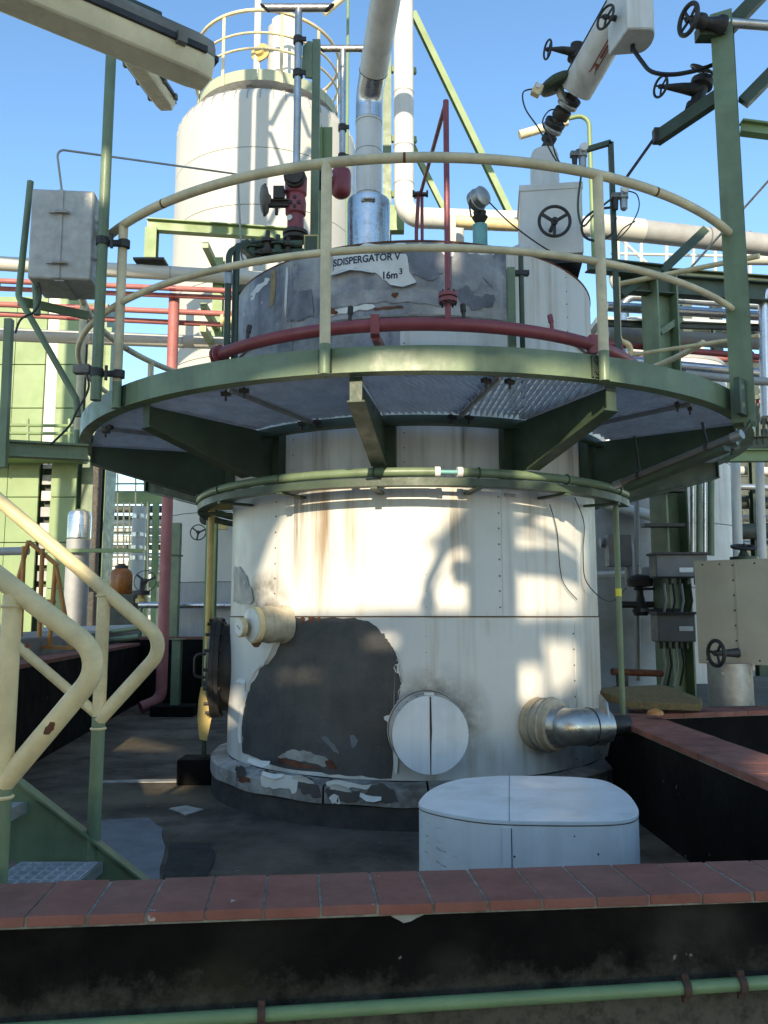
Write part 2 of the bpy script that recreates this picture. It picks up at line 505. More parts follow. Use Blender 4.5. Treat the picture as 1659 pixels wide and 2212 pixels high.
# ================================================================ the setting
def slab(name, x0, x1, y0, y1, z0, z1, m):
    return tag(MB().box(((x0 + x1) / 2, (y0 + y1) / 2, (z0 + z1) / 2), (x1 - x0, y1 - y0, z1 - z0)).build(name, m), kind='structure')
g = MB().add([(-420, -420, -.5), (420, -420, -.5), (420, 420, -.5), (-420, 420, -.5)], [(0, 1, 2, 3)]).build('ground', 'ground_gravel')
tag(g, kind='structure')
floor = slab('basin_floor', -4.2, 1.60, 1.9, 11.6, -.3, 0.0, 'basin_concrete')
slab('yard', -60, 60, 11.62, 150, -.4, .2, 'yard_concrete')
slab('yard_paving', 1.78, 40, 5.75, 11.60, -.4, .34, 'paving')

def floor_patch(name, outline, m, h=.004):
    P = [at_z(x, y, 0) for x, y in outline]
    for p in P: p.z = h - .02
    o = MB().prism(P, (0, 0, .02)).build(name, m, floor)
    return o
def wob(pts, n=3, amp=5):
    out = []
    for i, p in enumerate(pts):
        q = pts[(i + 1) % len(pts)]
        for k in range(n):
            t = k / n
            out.append((p[0] + (q[0] - p[0]) * t + (random.uniform(-amp, amp) if k else 0), p[1] + (q[1] - p[1]) * t + (random.uniform(-amp, amp) * .4 if k else 0)))
    return out
floor_patch('mortar_patch', wob([(200, 1775), (320, 1768), (352, 1790), (357, 1830), (345, 1900), (180, 1905)]), 'repair_mortar')
floor_patch('oil_stain', wob([(365, 1825), (455, 1822), (465, 1850), (450, 1905), (350, 1908)]), 'oil_stain', .007)
floor_patch('mortar_dab', wob([(366, 1748), (402, 1742), (440, 1750), (400, 1762)], 2, 3), 'pale_mortar', .007)
floor_patch('mortar_strip', wob([(222, 1687), (398, 1684), (402, 1690), (222, 1692)], 3, 1), 'pale_mortar', .006)

# ---- walls of the containment basin
def coping_wall(name, label, P, Q, width, z_top, z_bot, tile, mcap, core='bitumen', side=1, thick=.03, joint=.0065, over=.012, phase=0):
    """P-Q: the edge of the coping; the wall lies to the 'side' (+1 = left of P->Q)."""
    P, Q = Vector((P[0], P[1], 0)), Vector((Q[0], Q[1], 0))
    d = (Q - P).normalized()
    n = Vector((-d.y, d.x, 0)) * side
    L = (Q - P).length
    t = thing(name, label, 'wall', (P + Q) / 2 + n * width / 2 + Vector((0, 0, z_bot)))
    c = MB().prism([P + n * over + Vector((0, 0, z_bot)), Q + n * over + Vector((0, 0, z_bot)), Q + n * (width - over) + Vector((0, 0, z_bot)), P + n * (width - over) + Vector((0, 0, z_bot))], (0, 0, z_top - thick - .004 - z_bot))
    c.build('wall_core', core, t)
    mo = MB().prism([P + n * .004 + Vector((0, 0, z_top - thick - .004)), Q + n * .004 + Vector((0, 0, z_top - thick - .004)), Q + n * (width - .004) + Vector((0, 0, z_top - thick - .004)), P + n * (width - .004) + Vector((0, 0, z_top - thick - .004))], (0, 0, thick + .0015))
    mo.build('mortar_bed', 'mortar', t)
    k = int(L / tile) + 1
    m = Matrix.Rotation(math.atan2(d.y, d.x), 3, 'Z')
    for i in range(-1, k):
        u0 = max(0, i * tile + phase + joint / 2 + random.uniform(-.0015, .0015))
        u1 = min(L, (i + 1) * tile + phase - joint / 2 + random.uniform(-.0015, .0015))
        if u1 - u0 < .015: continue
        cc = P + d * (u0 + u1) / 2 + n * width / 2 + Vector((0, 0, z_top - thick / 2 + random.uniform(-.0012, .0012)))
        tilt = Matrix.Rotation(random.uniform(-.004, .004), 3, 'X') @ Matrix.Rotation(random.uniform(-.006, .006), 3, 'Y')
        MB().box(cc, (u1 - u0, width + random.uniform(-.003, .003), thick), M=m @ tilt).build('tile', mcap, t, bevel=.0018)
    return t
FA, FB = at_z(0, 1983, .53), at_z(1659, 1925, .53)
fd = (FB - FA).normalized()
F0, F1 = FA - fd * 2.2, FA + fd * 2.42
j = at_z(693, 1959, .53)
ph = ((j - F0).dot(fd)) % .1225
front_wall = coping_wall('basin_wall', 'low black bitumen wall with red tile coping across the foreground', F0, F1, .235, .53, -.5, .1225, 'clinker', core='bitumen_worn', phase=ph, thick=.021)
# bare concrete foot of the front wall below the bitumen, and broken bitumen under one tile
fn = Vector((-fd.y, fd.x, 0))
def fw(u, z, off):                       # a point on the camera side of the front wall
    p = FA + fd * u - fn * off + fn * .012
    return Vector((p.x, p.y, z))
chip = MB()
pp = [(838, 1975), (868, 1972), (930, 1966), (918, 1975), (900, 1983), (888, 1990), (872, 1994), (862, 1988), (850, 1982)]
def on_front(x, y, off=.005):            # sighting onto the wall face
    r = sight(x, y)
    q = FA + fn * (.012 - off)
    t = (q - Vector((0, 0, 0))).dot(fn) / Vector((r.x, r.y, 0)).dot(fn)
    return Vector((r.x * t, r.y * t, EYE + r.z * t))
chip.prism([on_front(x, y) for x, y in pp], fn * .02)
chip.build('bare_patch', 'pale_mortar', front_wall)

W2a, W2b = at_z(1659, 1690, .53), at_z(1300, 1541, .53)
wd = (W2b - W2a).normalized()
coping_wall('dividing_wall', 'black dividing wall with red tiles running back to the tank on the right', W2a - wd * 1.05, W2b, .30, .53, -.5, .245, 'clinker_worn', side=-1)
W3a, W3b = at_z(1440, 1549, .53), at_z(1659, 1541, .53)
w3d = (W3b - W3a).normalized()
W3s = W2b + Vector((wd.y, -wd.x, 0)) * .303
W3s = W3s - wd * .03
coping_wall('cross_wall', 'black cross wall with red tile coping below the sheet metal valve box', W3s, W3s + Vector((w3d.x, w3d.y, 0)) * 3.2, .26, .527, -.5, .245, 'clinker_worn', side=1)
coping_wall('side_wall', 'black basin wall with reddish coping behind the yellow stair rails', (-2.46, 4.2), (-3.27, 11.25), .24, .80, -.3, .245, 'clinker_worn', side=1)
coping_wall('rear_wall', 'black rear basin wall with reddish coping behind the tank foot', (-3.55, 11.28), (1.6, 11.34), .24, .88, -.3, .245, 'clinker_worn', side=1)

# pipe along the foot of the front wall
pa, pb = on_front(0, 2228, .035), on_front(1659, 2122, .035)
pd = (pb - pa).normalized()
pw = thing('wall_pipe', 'thin green pipe clamped along the foot of the black front wall', 'pipe', pa)
MB().tube([pa - pd * 1.2, pb + pd * .7], .0145, 14).build('pipe', 'green_light', pw)
for x, y in ((565, 2198), (1480, 2137), (1600, 2128)):
    c = pa + pd * ((on_front(x, y, .035) - pa).dot(pd))
    q = MB().cyl(c - pd * .008, c + pd * .008, .0205, n=14)
    q.bar(c + Vector((0, 0, -.03)), c + Vector((0, 0, .03)) , .014, .012)
    q.bar(c, c + fn * .045, .014, .014)
    q.build('clamp', 'rust_dark', pw)
# ================================================================ the tank
tank = thing('process_tank', 'large white jacketed tank with a peeled dark patch standing on its round plinth', 'tank', (TX, TY, 0))
MB().lathe((TX, TY, 0), (0, 0, 1), [(0, 1.405), (.12, 1.40), (.132, 1.38), (.133, 1.2)], 96).build('plinth', 'plinth_concrete', tank)
MB().lathe((TX, TY, .13), (0, 0, 1), [(0, 1.286), (3.255, 1.286), (3.262, 1.26), (3.32, .5), (3.33, .05)], 96).build('shell', 'seam_dark', tank)
# skirt band: separate bent sheets
a = -180.0
k = 0
while a < 179:
    b = min(180, a + 24 + (k % 3) * 2.2)
    r = 1.412 + .003 * (k % 2)
    q = MB()
    n = 10
    vs, fs = [], []
    for i in range(n + 1):
        th = a + .25 + (b - a - .5) * i / n
        for rr, z in ((r, .128), (r, .212), (r - .01, .222), (1.306, .243), (1.302, .236), (r - .014, .214)):
            vs.append(T(th, rr, z + .004 * math.sin(th * .31)))
    for i in range(n):
        for c in range(6):
            d = (c + 1) % 6
            fs.append((i * 6 + c, i * 6 + d, i * 6 + 6 + d, i * 6 + 6 + c))
    q.add(vs, fs).build('skirt_sheet', 'peeled_skirt', tank)
    a = b; k += 1
SEAMS = []
def course(z0, z1, seams, m, name='jacket_panel', r=TR, flip=0):
    seams = sorted(seams)
    for i in range(len(seams)):
        a0 = seams[i]
        a1 = seams[(i + 1) % len(seams)] + (360 if i == len(seams) - 1 else 0)
        mm = m(a0, a1) if callable(m) else m
        rr = r + (.0035 if (i + flip) % 2 else 0)
        MB().arc(rr - .010, rr, a0 - .12 + .0, a1 + .12 if (i + flip) % 2 else a1 - .12, z0, z1, 2.5).build(name, mm, tank)
        SEAMS.append((a0, z0, z1, rr))
sA = [on_tank(928, 1420)[0], on_tank(1243, 1420)[0], on_tank(1243, 1420)[0] + 55, 170, -150, -84]
sB = [on_tank(600, 1200)[0], on_tank(928, 1200)[0] , on_tank(1085, 1200)[0], on_tank(1243, 1200)[0], 112, 165, -140, -92]
sC = [on_tank(628, 960)[0], on_tank(866, 960)[0], on_tank(1088, 960)[0], 62, 110, 160, -150, -92]
cut = on_tank(1092, 620)[0]
sD = [on_tank(633, 640)[0], cut, cut + 23, cut + 55, 130, 175, -135, -88]
course(.246, 1.146, sA, 'jacket')
course(1.154, 1.984, sB, 'jacket', flip=1)
course(1.992, 2.440, sC, 'jacket')
course(2.444, 2.922, sC, lambda a0, a1: 'bare_zinc' if a1 < -2 else 'jacket')
course(2.932, 3.385, sD, lambda a0, a1: 'jacket' if a0 >= cut - .5 else 'bare_zinc', name='drum_panel', r=TR + .012)
MB().arc(TR - .01, TR + .022, -180, 180, 2.918, 2.93, 3).build('drum_lip', 'peeled_skirt', tank)
MB().arc(TR - .02, TR + .017, -180, 180, 3.386, 3.396, 3).build('roof_rim', 'rust', tank)
MB().arc(TR - .006, TR + .006, -180, 180, 1.1465, 1.1535, 3).build('girth_joint', 'seam_rust', tank)
rv = MB()
for (a0, z0, z1, rr) in SEAMS:
    if -95 < a0 < 95:
        z = z0 + .05
        while z < z1 - .03:
            for off in ((-.9,) if z1 < 2 else (.9,)):
                th = a0 + off
                c = T(th, rr + .001, z)
                rv.lathe(c, c - Vector((TX, TY, z)), [(-.004, .005), (.0015, .0042), (.003, .0015)], 8)
            z += .092 + random.uniform(-.006, .006)
tag(rv.build('rivets', 'rivet_zinc', tank), kind='stuff')
# small rust-edged clips on the upper course
for x, y, w in ((635, 1072, 12), (1100, 1072, 12)):
    th, z = on_tank(x, y)
    MB().arc(TR + .002, TR + .008, th - 1.6, th + 1.6, z - .004, z + .016).build('clip', 'galvanised', tank)

def peel(name, outline, m, r, lift=.0016, jitter=3.0, sub=4):
    """a patch of the wall seen where the film has come off: outline in sightings, wrapped on the wall"""
    pts = []
    for i, p in enumerate(outline):
        q = outline[(i + 1) % len(outline)]
        for k in range(sub):
            t = k / sub
            jx = random.uniform(-jitter, jitter) if k else 0
            pts.append(on_tank(p[0] + (q[0] - p[0]) * t + jx, p[1] + (q[1] - p[1]) * t + (random.uniform(-jitter, jitter) if k else 0), r))
    lo, hi = min(p[0] for p in pts), max(p[0] for p in pts)
    step = .45
    n = int((hi - lo) / step)
    mb = MB()
    def cross(a):
        out = []
        for i in range(len(pts)):
            p, q = pts[i], pts[(i + 1) % len(pts)]
            if (p[0] <= a) != (q[0] <= a):
                out.append(p[1] + (q[1] - p[1]) * (a - p[0]) / (q[0] - p[0]))
        return sorted(out)
    prev = None
    for i in range(n + 1):
        a = lo + 1e-4 + (hi - lo - 2e-4) * i / n
        c = cross(a)
        if prev and len(c) >= 2 and len(prev[1]) >= 2:
            for kk in range(0, min(len(c), len(prev[1])) - 1, 2):
                if len(c) != len(prev[1]):
                    l0, l1, h0, h1 = prev[1][0], c[0], prev[1][-1], c[-1]
                else:
                    l0, l1, h0, h1 = prev[1][kk], c[kk], prev[1][kk + 1], c[kk + 1]
                mb.add([T(prev[0], r + lift, l0), T(a, r + lift, l1), T(a, r + lift, h1), T(prev[0], r + lift, h0)], [(0, 1, 2, 3)])
                if len(c) != len(prev[1]): break
        prev = (a, c)
    o = mb.build(name, m, tank)
    return pts
def c5(x, y): return (x / 2.212 + 500) / 1.1718, (y / 2.212 + 550) / 1.1718
def c7(pts):                              # notes taken on an enlargement
    return [((x / 3.016 + 600) / 1.1718, (y / 3.016 + 1500) / 1.1718) for x, y in pts]
big = c7([(390, 205), (450, 190), (530, 218), (560, 186), (900, 190), (1000, 215), (1070, 260), (1110, 310), (1150, 350), (1190, 420), (1220, 480), (1235, 545), (1195, 575), (1245, 620), (1262, 690), (1230, 760), (1225, 850), (1185, 930), (1175, 1000), (1190, 1150), (1185, 1420), (1000, 1410), (780, 1388), (500, 1360), (250, 1310), (45, 1225), (38, 1080), (50, 920), (75, 800), (110, 690), (200, 560), (290, 460), (350, 330)])
edge = peel('bare_patch', big, 'mastic', TR + .0036)
def film_rim(pts, i0, i1, r=TR + .0045):
    path = [T(a + random.uniform(-.08, .08), r, z) for a, z in pts[i0:i1]]
    MB().tube(path, .002, 5, radii=[random.uniform(.0008, .0034) for _ in path]).build('torn_rim', 'paint_film', tank)
film_rim(edge, 22, 80)
film_rim(edge, 104, 130)
# rust and salts at the bottom of the bare patch
peel('rust_bloom', c7([(300, 1265), (380, 1270), (480, 1290), (560, 1320), (640, 1345), (560, 1345), (420, 1325), (310, 1300)]), 'rust', TR + .0036, .0034, 1.5)
peel('rust_bloom', c7([(670, 1290), (720, 1270), (770, 1330), (760, 1350), (700, 1345)]), 'rust', TR + .0036, .0034, 1.5)
peel('salt_bloom', c7([(310, 1255), (380, 1210), (450, 1200), (560, 1215), (600, 1240), (680, 1260), (700, 1290), (680, 1330), (560, 1300), (400, 1270)]), 'pale_mortar', TR + .0036, .0026, 3)
peel('salt_bloom', c7([(860, 1090), (900, 1080), (925, 1130), (900, 1190), (865, 1160)]), 'repair_mortar', TR + .0036, .0026, 3)
peel('salt_bloom', c7([(640, 1100), (690, 1100), (760, 1190), (780, 1230), (740, 1220), (680, 1150)]), 'repair_mortar', TR + .0036, .0026, 3)
peel('bare_patch', [(506, 1222), (520, 1228), (535, 1250), (545, 1280), (545, 1302), (520, 1306), (505, 1300)], 'bare_zinc', TR + .0036)
# curled rims of the torn film
def flake(pts, m='paint_film', w=.02, lift=.02, r=TR + .004, name='paint_flake', inward=(0, 0)):
    """a strip of film along sightings, its free edge bent away from the wall"""
    P = [on_tank(x, y, r) for x, y in pts]
    vs, fs = [], []
    for i, (th, z) in enumerate(P):
        ww = w * (0.3 + 1.0 * math.sin(math.pi * (i + .5) / len(P))) * random.uniform(.7, 1.2)
        dx, dz = inward
        for s_, l_ in ((0, .0015), (.5, .25), (1, 1)):
            vs.append(T(th + math.degrees(dx * ww * s_ / r), r + l_ * lift + .001, z + dz * ww * s_))
    for i in range(len(P) - 1):
        for k in range(2):
            fs.append((i * 3 + k, i * 3 + k + 1, i * 3 + 4 + k, i * 3 + 3 + k))
    return MB().add(vs, fs).build(name, m, tank)
flake(c7([(385, 140), (380, 220), (360, 300), (330, 390), (295, 470), (240, 545)]), w=.045, lift=.03, inward=(-.6, -.2))
flake(c7([(200, 555), (150, 610), (110, 690), (90, 760)]), w=.014, lift=.01, inward=(-1, 0))
flake(c7([(75, 800), (55, 880), (42, 980), (30, 1080), (35, 1150)]), w=.02, lift=.014, inward=(-1, 0))
flake(c7([(1190, 425), (1222, 480), (1238, 545), (1255, 620), (1264, 690)]), w=.008, lift=.006, inward=(1, 0))
flake(c7([(1120, 945), (1145, 935), (1180, 930), (1190, 960)]), w=.03, lift=.012, inward=(.3, -1))
flake(c7([(0, 660), (30, 650), (65, 670), (70, 740)]), w=.02, lift=.012, inward=(.5, -1))
flake(c7([(1185, 1150), (1190, 1250), (1200, 1380)]), w=.022, lift=.01, inward=(1, 0))
for x, y in ((560, 1640), (590, 1668), (655, 1690), (735, 1708), (800, 1716)):
    th, z = on_tank(x, y, 1.415)
    flake([(x - 22, y - 4), (x - 8, y), (x + 8, y + 3), (x + 24, y + 4)], w=.03, lift=.012, r=1.416, inward=(0, 1 if x % 2 else -1))
rk_ = 1.4165
for pts in ([(0, 1318), (60, 1335), (60, 1440), (0, 1425)], [(460, 1405), (540, 1410), (620, 1470), (645, 1560), (520, 1545), (455, 1470)], [(680, 1490), (780, 1500), (950, 1510), (900, 1600), (760, 1600), (690, 1570)], [(1010, 1470), (1080, 1450), (1200, 1500), (1230, 1600), (1050, 1610), (960, 1560)], [(180, 1350), (300, 1370), (330, 1400), (200, 1390)]):
    peel('bare_patch', c7(pts), 'mastic', rk_, .001, 5)
for pts in ([(180, 1380), (440, 1400), (470, 1420), (450, 1530), (330, 1490), (180, 1470)], [(690, 1440), (1040, 1462), (960, 1500), (690, 1480)], [(700, 1570), (760, 1545), (790, 1610), (720, 1600)]):
    peel('paint_remnant', c7(pts), 'paint_film', rk_, .0016, 5)
for pts in ([(20, 1405), (100, 1415), (105, 1455), (20, 1440)],):
    peel('rust_bloom', c7(pts), 'rust', rk_, .0022, 4)
# weathering of the bare drum: remains of paint, rust blooms, a yellow run
rd = TR + .0156
for pts in ([(720, 505), (745, 500), (770, 525), (790, 535), (780, 550), (720, 548), (705, 540)], [(1085, 428), (1125, 425), (1120, 445), (1105, 455), (1092, 442)], [(985, 508), (1040, 500), (1160, 500), (1150, 512), (1040, 515), (990, 522)]):
    peel('rust_bloom', [c5(*p) for p in pts], 'rust', rd, .003, 2.6)
for pts in ([(700, 440), (820, 420), (960, 405), (1160, 400), (1330, 405), (1400, 430), (1390, 505), (1180, 470), (1000, 480), (820, 500), (700, 520)], [(1420, 410), (1440, 180), (1520, 170), (1659, 190), (1659, 400), (1600, 330), (1560, 420), (1500, 400)], [(860, 170), (980, 160), (1170, 155), (1170, 200), (900, 210)]):
    peel('paint_remnant', [c5(*p) for p in pts], 'faded_film', rd, .0012, 4)
for pts in ([(1195, 175), (1240, 160), (1330, 165), (1390, 190), (1385, 300), (1330, 345), (1250, 340), (1200, 300)], [(1455, 400), (1500, 380), (1560, 440), (1659, 430), (1659, 500), (1560, 520), (1480, 480)], [(560, 420), (640, 400), (650, 560), (580, 575), (500, 590), (520, 480)]):
    peel('bare_patch', [c5(*p) for p in pts], 'blue_zinc', rd, .0019, 5)
for pts in ([(845, 165), (980, 150), (1170, 146), (1175, 170), (1000, 178), (880, 190)], [(1340, 155), (1500, 158), (1659, 175), (1659, 215), (1560, 200), (1440, 195), (1400, 240), (1370, 200)], [(700, 530), (830, 505), (980, 490), (1000, 500), (880, 530), (720, 555)], [(340, 375), (400, 340), (410, 350), (360, 400), (300, 470), (310, 420)]):
    peel('paint_remnant', [c5(*p) for p in pts], 'paint_film', rd, .0026, 4)
peel('rust_run', [c5(*p) for p in [(412, 300), (436, 296), (440, 400), (425, 500), (405, 500), (415, 400)]], 'ochre_run', rd, .0022, 1.5)
peel('paint_remnant', [c5(*p) for p in [(497, 275), (508, 275), (505, 400), (497, 560), (486, 560), (492, 420)]], 'paint_film', rd, .0024, 1)
# rust drips below the girth joint
for x, w in ((655, 5), (672, 7), (690, 4)):
    peel('rust_drip', [(x - w, 1332), (x + w, 1332), (x + w * .3, 1345 + w), (x - w * .4, 1343)], 'rust', TR + .0036, .003, 1)
# torn plastic sign on the drum
rs = TR + .0165
peel('sign_film', [c5(*p) for p in [(755, 205), (1172, 205), (1178, 285), (1195, 320), (1225, 365), (1150, 382), (1090, 378), (1072, 374), (1058, 354), (1034, 350), (1020, 326), (985, 308), (940, 296), (880, 284), (800, 300), (748, 326), (772, 275)]], 'paint_film', rs, .002, 1.0)
flake([c5(*p) for p in [(752, 324), (800, 300), (860, 285), (920, 290), (985, 308)]], w=.02, lift=.022, r=rs + .002, name='sign_flap', inward=(0, -1))
flake([c5(*p) for p in [(1080, 374), (1150, 381), (1225, 364)]], w=.012, lift=.016, r=rs + .002, name='sign_flap', inward=(0, -1))
def wall_text(txt, x0, y0, size, r, squash=1.0, name='lettering', m='ink', parent=None):
    cu = bpy.data.curves.new('letters', 'FONT')
    cu.body = txt
    cu.size = size
    cu.offset = size * .03
    to = bpy.data.objects.new('letters', cu)
    COL.objects.link(to)
    bpy.context.view_layer.update()
    me = bpy.data.meshes.new_from_object(to.evaluated_get(bpy.context.evaluated_depsgraph_get()))
    COL.objects.unlink(to); bpy.data.objects.remove(to)
    bm = bmesh.new(); bm.from_mesh(me)
    bmesh.ops.triangulate(bm, faces=bm.faces)
    th0, z0 = on_tank(x0, y0, r)
    mb = MB()
    vs = [T(th0 + math.degrees(v.co.x * squash / r), r, z0 + v.co.y) for v in bm.verts]
    bm.verts.index_update()
    mb.add(vs, [tuple(v.index for v in f.verts) for f in bm.faces])
    bm.free(); bpy.data.meshes.remove(me)
    return mb.build(name, m, parent or tank)
x, y = c5(760, 276)
wall_text('SDISPERGATOR V', x, y, .062, rs + .0035, .865)
x, y = c5(1030, 345)
wall_text('16m', x, y, .062, rs + .0035, .9)
x, y = c5(1128, 318)
wall_text('3', x, y, .05, rs + .0035, .9)

# ---- round covered nozzle at the front
mh = thing('nozzle_cover', 'round white insulated nozzle cover with split seam low on the tank front', 'cover', T(2, TR, .53))
c = at(930, 1588, 4.50)
ax = (T(2.5, 1, 0) - T(2.5, 0, 0))
b0 = c - ax * .26
MB().lathe(b0, ax, [(0, .205), (.05, .203), (.06, .196), (.21, .196), (.215, .204), (.25, .204), (.252, .19)], 48).build('neck', 'jacket', mh)
MB().lathe(b0 + ax * .02, ax, [(0, .219), (.018, .219), (.02, .212), (.045, .210)], 48).build('collar', 'jacket', mh)
MB().torus(b0 + ax * .045, ax, .206, .009, 48, 8).build('sealant', 'seam_rust', mh)
MB().torus(b0 + ax * .232, ax, .2045, .004, 48, 6).build('bead', 'galvanised', mh)
MB().box(b0 + ax * .20 + Vector((0, 0, .205)), (.05, .07, .018)).build('lug', 'paint_film', mh)
x_, y_, d_ = frame(ax)
for sgn in (-1, 1):
    P = []
    for k in range(33):
        a = -math.pi / 2 + math.pi * k / 32
        P.append(c + ax * -.006 + x_ * (sgn * (.0025 + (.2025 - .0025) * math.cos(a))) + y_ * (.2025 * math.sin(a)))
    o = MB().prism(P, ax * .008).build('cover_half', 'jacket_clean', mh)
MB().prism([c + x_ * s + y_ * t + ax * .003 for s, t in ((-.004, .2), (.004, .2), (.008, .02), (.004, -.05), (.002, -.2), (-.002, -.2), (-.004, 0))], ax * .0015).build('seam', 'seam_dark', mh)
q = MB()
for k in range(20):
    a = 2 * math.pi * k / 20
    e = b0 + ax * .12 + (x_ * math.cos(a) + y_ * math.sin(a)) * .195
    q.lathe(e, x_ * math.cos(a) + y_ * math.sin(a), [(0, .006), (.004, .003)], 8)
tag(q.build('rivets', 'dark_metal', mh), kind='stuff')

# ---- thermometer nozzle on the left flank
th, z = on_tank(612, 1348)
tn = thing('thermometer_nozzle', 'short cream nozzle with dial gauge on the left flank of the tank', 'nozzle', T(th, TR, z))
b0 = T(th, TR - .02, z)
ax = (T(th - 14, 1, 0) - T(th - 14, 0, 0)) + Vector((0, 0, -.02))
ax.normalize()
MB().lathe(b0, ax, [(0, .118), (.03, .116), (.035, .107), (.10, .106), (.105, .111), (.13, .111), (.135, .105), (.19, .103), (.195, .098)], 36).build('neck', 'nozzle_stained', tn)
MB().lathe(b0 + ax * .196, ax, [(0, .107), (.03, .107), (.036, .10)], 36).build('collar', 'cream_paint', tn)
MB().lathe(b0 + ax * .232, ax, [(0, .098), (.004, .098), (.012, .06)], 36).build('end_plate', 'white_paint', tn)
x_, y_, d_ = frame(ax)
gc = b0 + ax * .238 + x_ * -.03 - y_ * .012
MB().lathe(gc, ax, [(0, .014), (.03, .014), (.031, .058), (.06, .058), (.062, .050), (.06, .049)], 28).build('dial_case', 'cream_paint', tn)
MB().lathe(gc + ax * .0605, ax, [(0, .0495), (.001, .0495)], 28).build('dial_face', 'label_white', tn)
MB().bar(gc + ax * .063 + x_ * .018 - y_ * .012, gc + ax * .063 - x_ * .018 + y_ * .012, .004, .001, ax).build('pointer', 'ink', tn)
MB().lathe(b0 + ax * .2 - y_ * .1, -y_, [(-.02, .03), (.012, .028), (.03, .012)], 14).build('drain_spout', 'rust', tn)

# ---- outlet on the right flank: jacketed flange and bright pipe into the dividing wall
th, z = on_tank(1163, 1562)
on_ = thing('outlet_pipe', 'bright metal outlet pipe with jacketed flange between tank and dividing wall', 'pipe', T(th, TR, z - .15))
b0 = T(th, TR - .02, z)
ax = (T(th + 6, 1, 0) - T(th + 6, 0, 0))
MB().lathe(b0, ax, [(0, .15), (.02, .15), (.025, .143), (.10, .142), (.105, .152), (.125, .152), (.13, .142), (.17, .14), (.178, .115)], 36).build('flange_jacket', 'nozzle_stained', on_)
p1 = b0 + ax * .165
pe = Vector((1.268, p1.y + .05, z - .012))
MB().lathe(p1, ax, [(0, .125), (.03, .118), (.05, .106)], 32).build('reducer', 'steel_pipe', on_)
MB().tube(fillet([p1 + ax * .03, p1 + ax * .075, pe], .06, 8), .104, 28).build('pipe', 'steel_pipe', on_)
MB().torus((p1 + ax * .075).lerp(pe, .55), pe - (p1 + ax * .075), .105, .004, 28, 6).build('joint_bead', 'dark_metal', on_)
for t_ in (.06, .115):
    MB().torus(b0 + ax * t_, ax, .1445 if t_ < .1 else .153, .004, 36, 6).build('band', 'galvanised', on_)
MB().prism([Vector((1.268, pe.y + a, z + b)) for a, b in ((-.09, .05), (-.05, .13), (.10, .16), (.13, -.17), (.0, -.18), (-.08, -.08))], (.012, 0, 0)).build('end_plate', 'galvanised', on_)
MB().cyl((1.275, pe.y + .03, pe.z), (1.42, pe.y + .06, pe.z), .06, n=24).build('wall_sleeve', 'dark_metal', on_)

# ---- insulated oval box on the floor in front
ob_z = .45
outl = [(905, 1736), (912, 1722), (930, 1706), (960, 1692), (1000, 1682), (1060, 1677), (1100, 1675.5), (1200, 1677), (1260, 1680), (1304, 1686), (1334, 1699), (1357, 1716), (1372, 1735), (1379, 1752), (1372, 1763), (1348, 1770), (1300, 1773.5), (1200, 1774), (1100, 1772), (1040, 1768), (990, 1761), (950, 1753), (920, 1745)]
def smooth_loop(pts, n=3):
    out = []
    m = len(pts)
    for i in range(m):
        p0, p1_, p2_, p3 = [Vector(pts[(i + k) % m]) for k in (-1, 0, 1, 2)]
        for k in range(n):
            t = k / n
            out.append(.5 * ((2 * p1_) + (p2_ - p0) * t + (2 * p0 - 5 * p1_ + 4 * p2_ - p3) * t * t + (3 * p1_ - p0 - 3 * p2_ + p3) * t ** 3))
    return out
P = smooth_loop([at_z(x, y, ob_z) for x, y in outl])
cen = sum(P, Vector()) / len(P)
ob = thing('insulated_box', 'blue-white oval sheet metal box on the basin floor behind the red coping', 'box', (cen.x, cen.y, 0))
def ring_at(z, s=1.0):
    return [Vector((cen.x + (p.x - cen.x) * s, cen.y + (p.y - cen.y) * s, z)) for p in P]
body = MB()
n = len(P)
vs = ring_at(0.002) + ring_at(ob_z - .006)
body.add(vs, [(i, (i + 1) % n, n + (i + 1) % n, n + i) for i in range(n)])
body.build('side_sheet', 'jacket_clean', ob)
lidp = ring_at(ob_z, 1.003)
sx = lidp[18].x
for sgn, grp in ((1, lidp[18:55]), (-1, lidp[54:] + lidp[:19])):
    poly = [p + Vector((sgn * .0012 if k in (0, len(grp) - 1) else 0, 0, -.014)) for k, p in enumerate(grp)]
    MB().prism(poly, (0, 0, .014)).build('lid_sheet', 'jacket_clean', ob, bevel=.002)
sx, fy = P[54].x, P[54].y
MB().box((sx - .01, fy - .001, ob_z / 2 - .01), (.03, .003, ob_z - .03)).build('lap_seam', 'jacket_clean', ob)
MB().box((sx + .0065, fy - .0015, ob_z / 2 - .01), (.003, .003, ob_z - .032)).build('seam', 'seam_dark', ob)
MB().add([p for k in range(len(P)) for p in (P[k] + (P[k] - cen).normalized() * .0015 - Vector((0, 0, .014)), P[k] + (P[k] - cen).normalized() * .0015 - Vector((0, 0, .017)))], [(2 * k, 2 * ((k + 1) % len(P)), 2 * ((k + 1) % len(P)) + 1, 2 * k + 1) for k in range(len(P))]).build('lid_joint', 'seam_dark', ob)

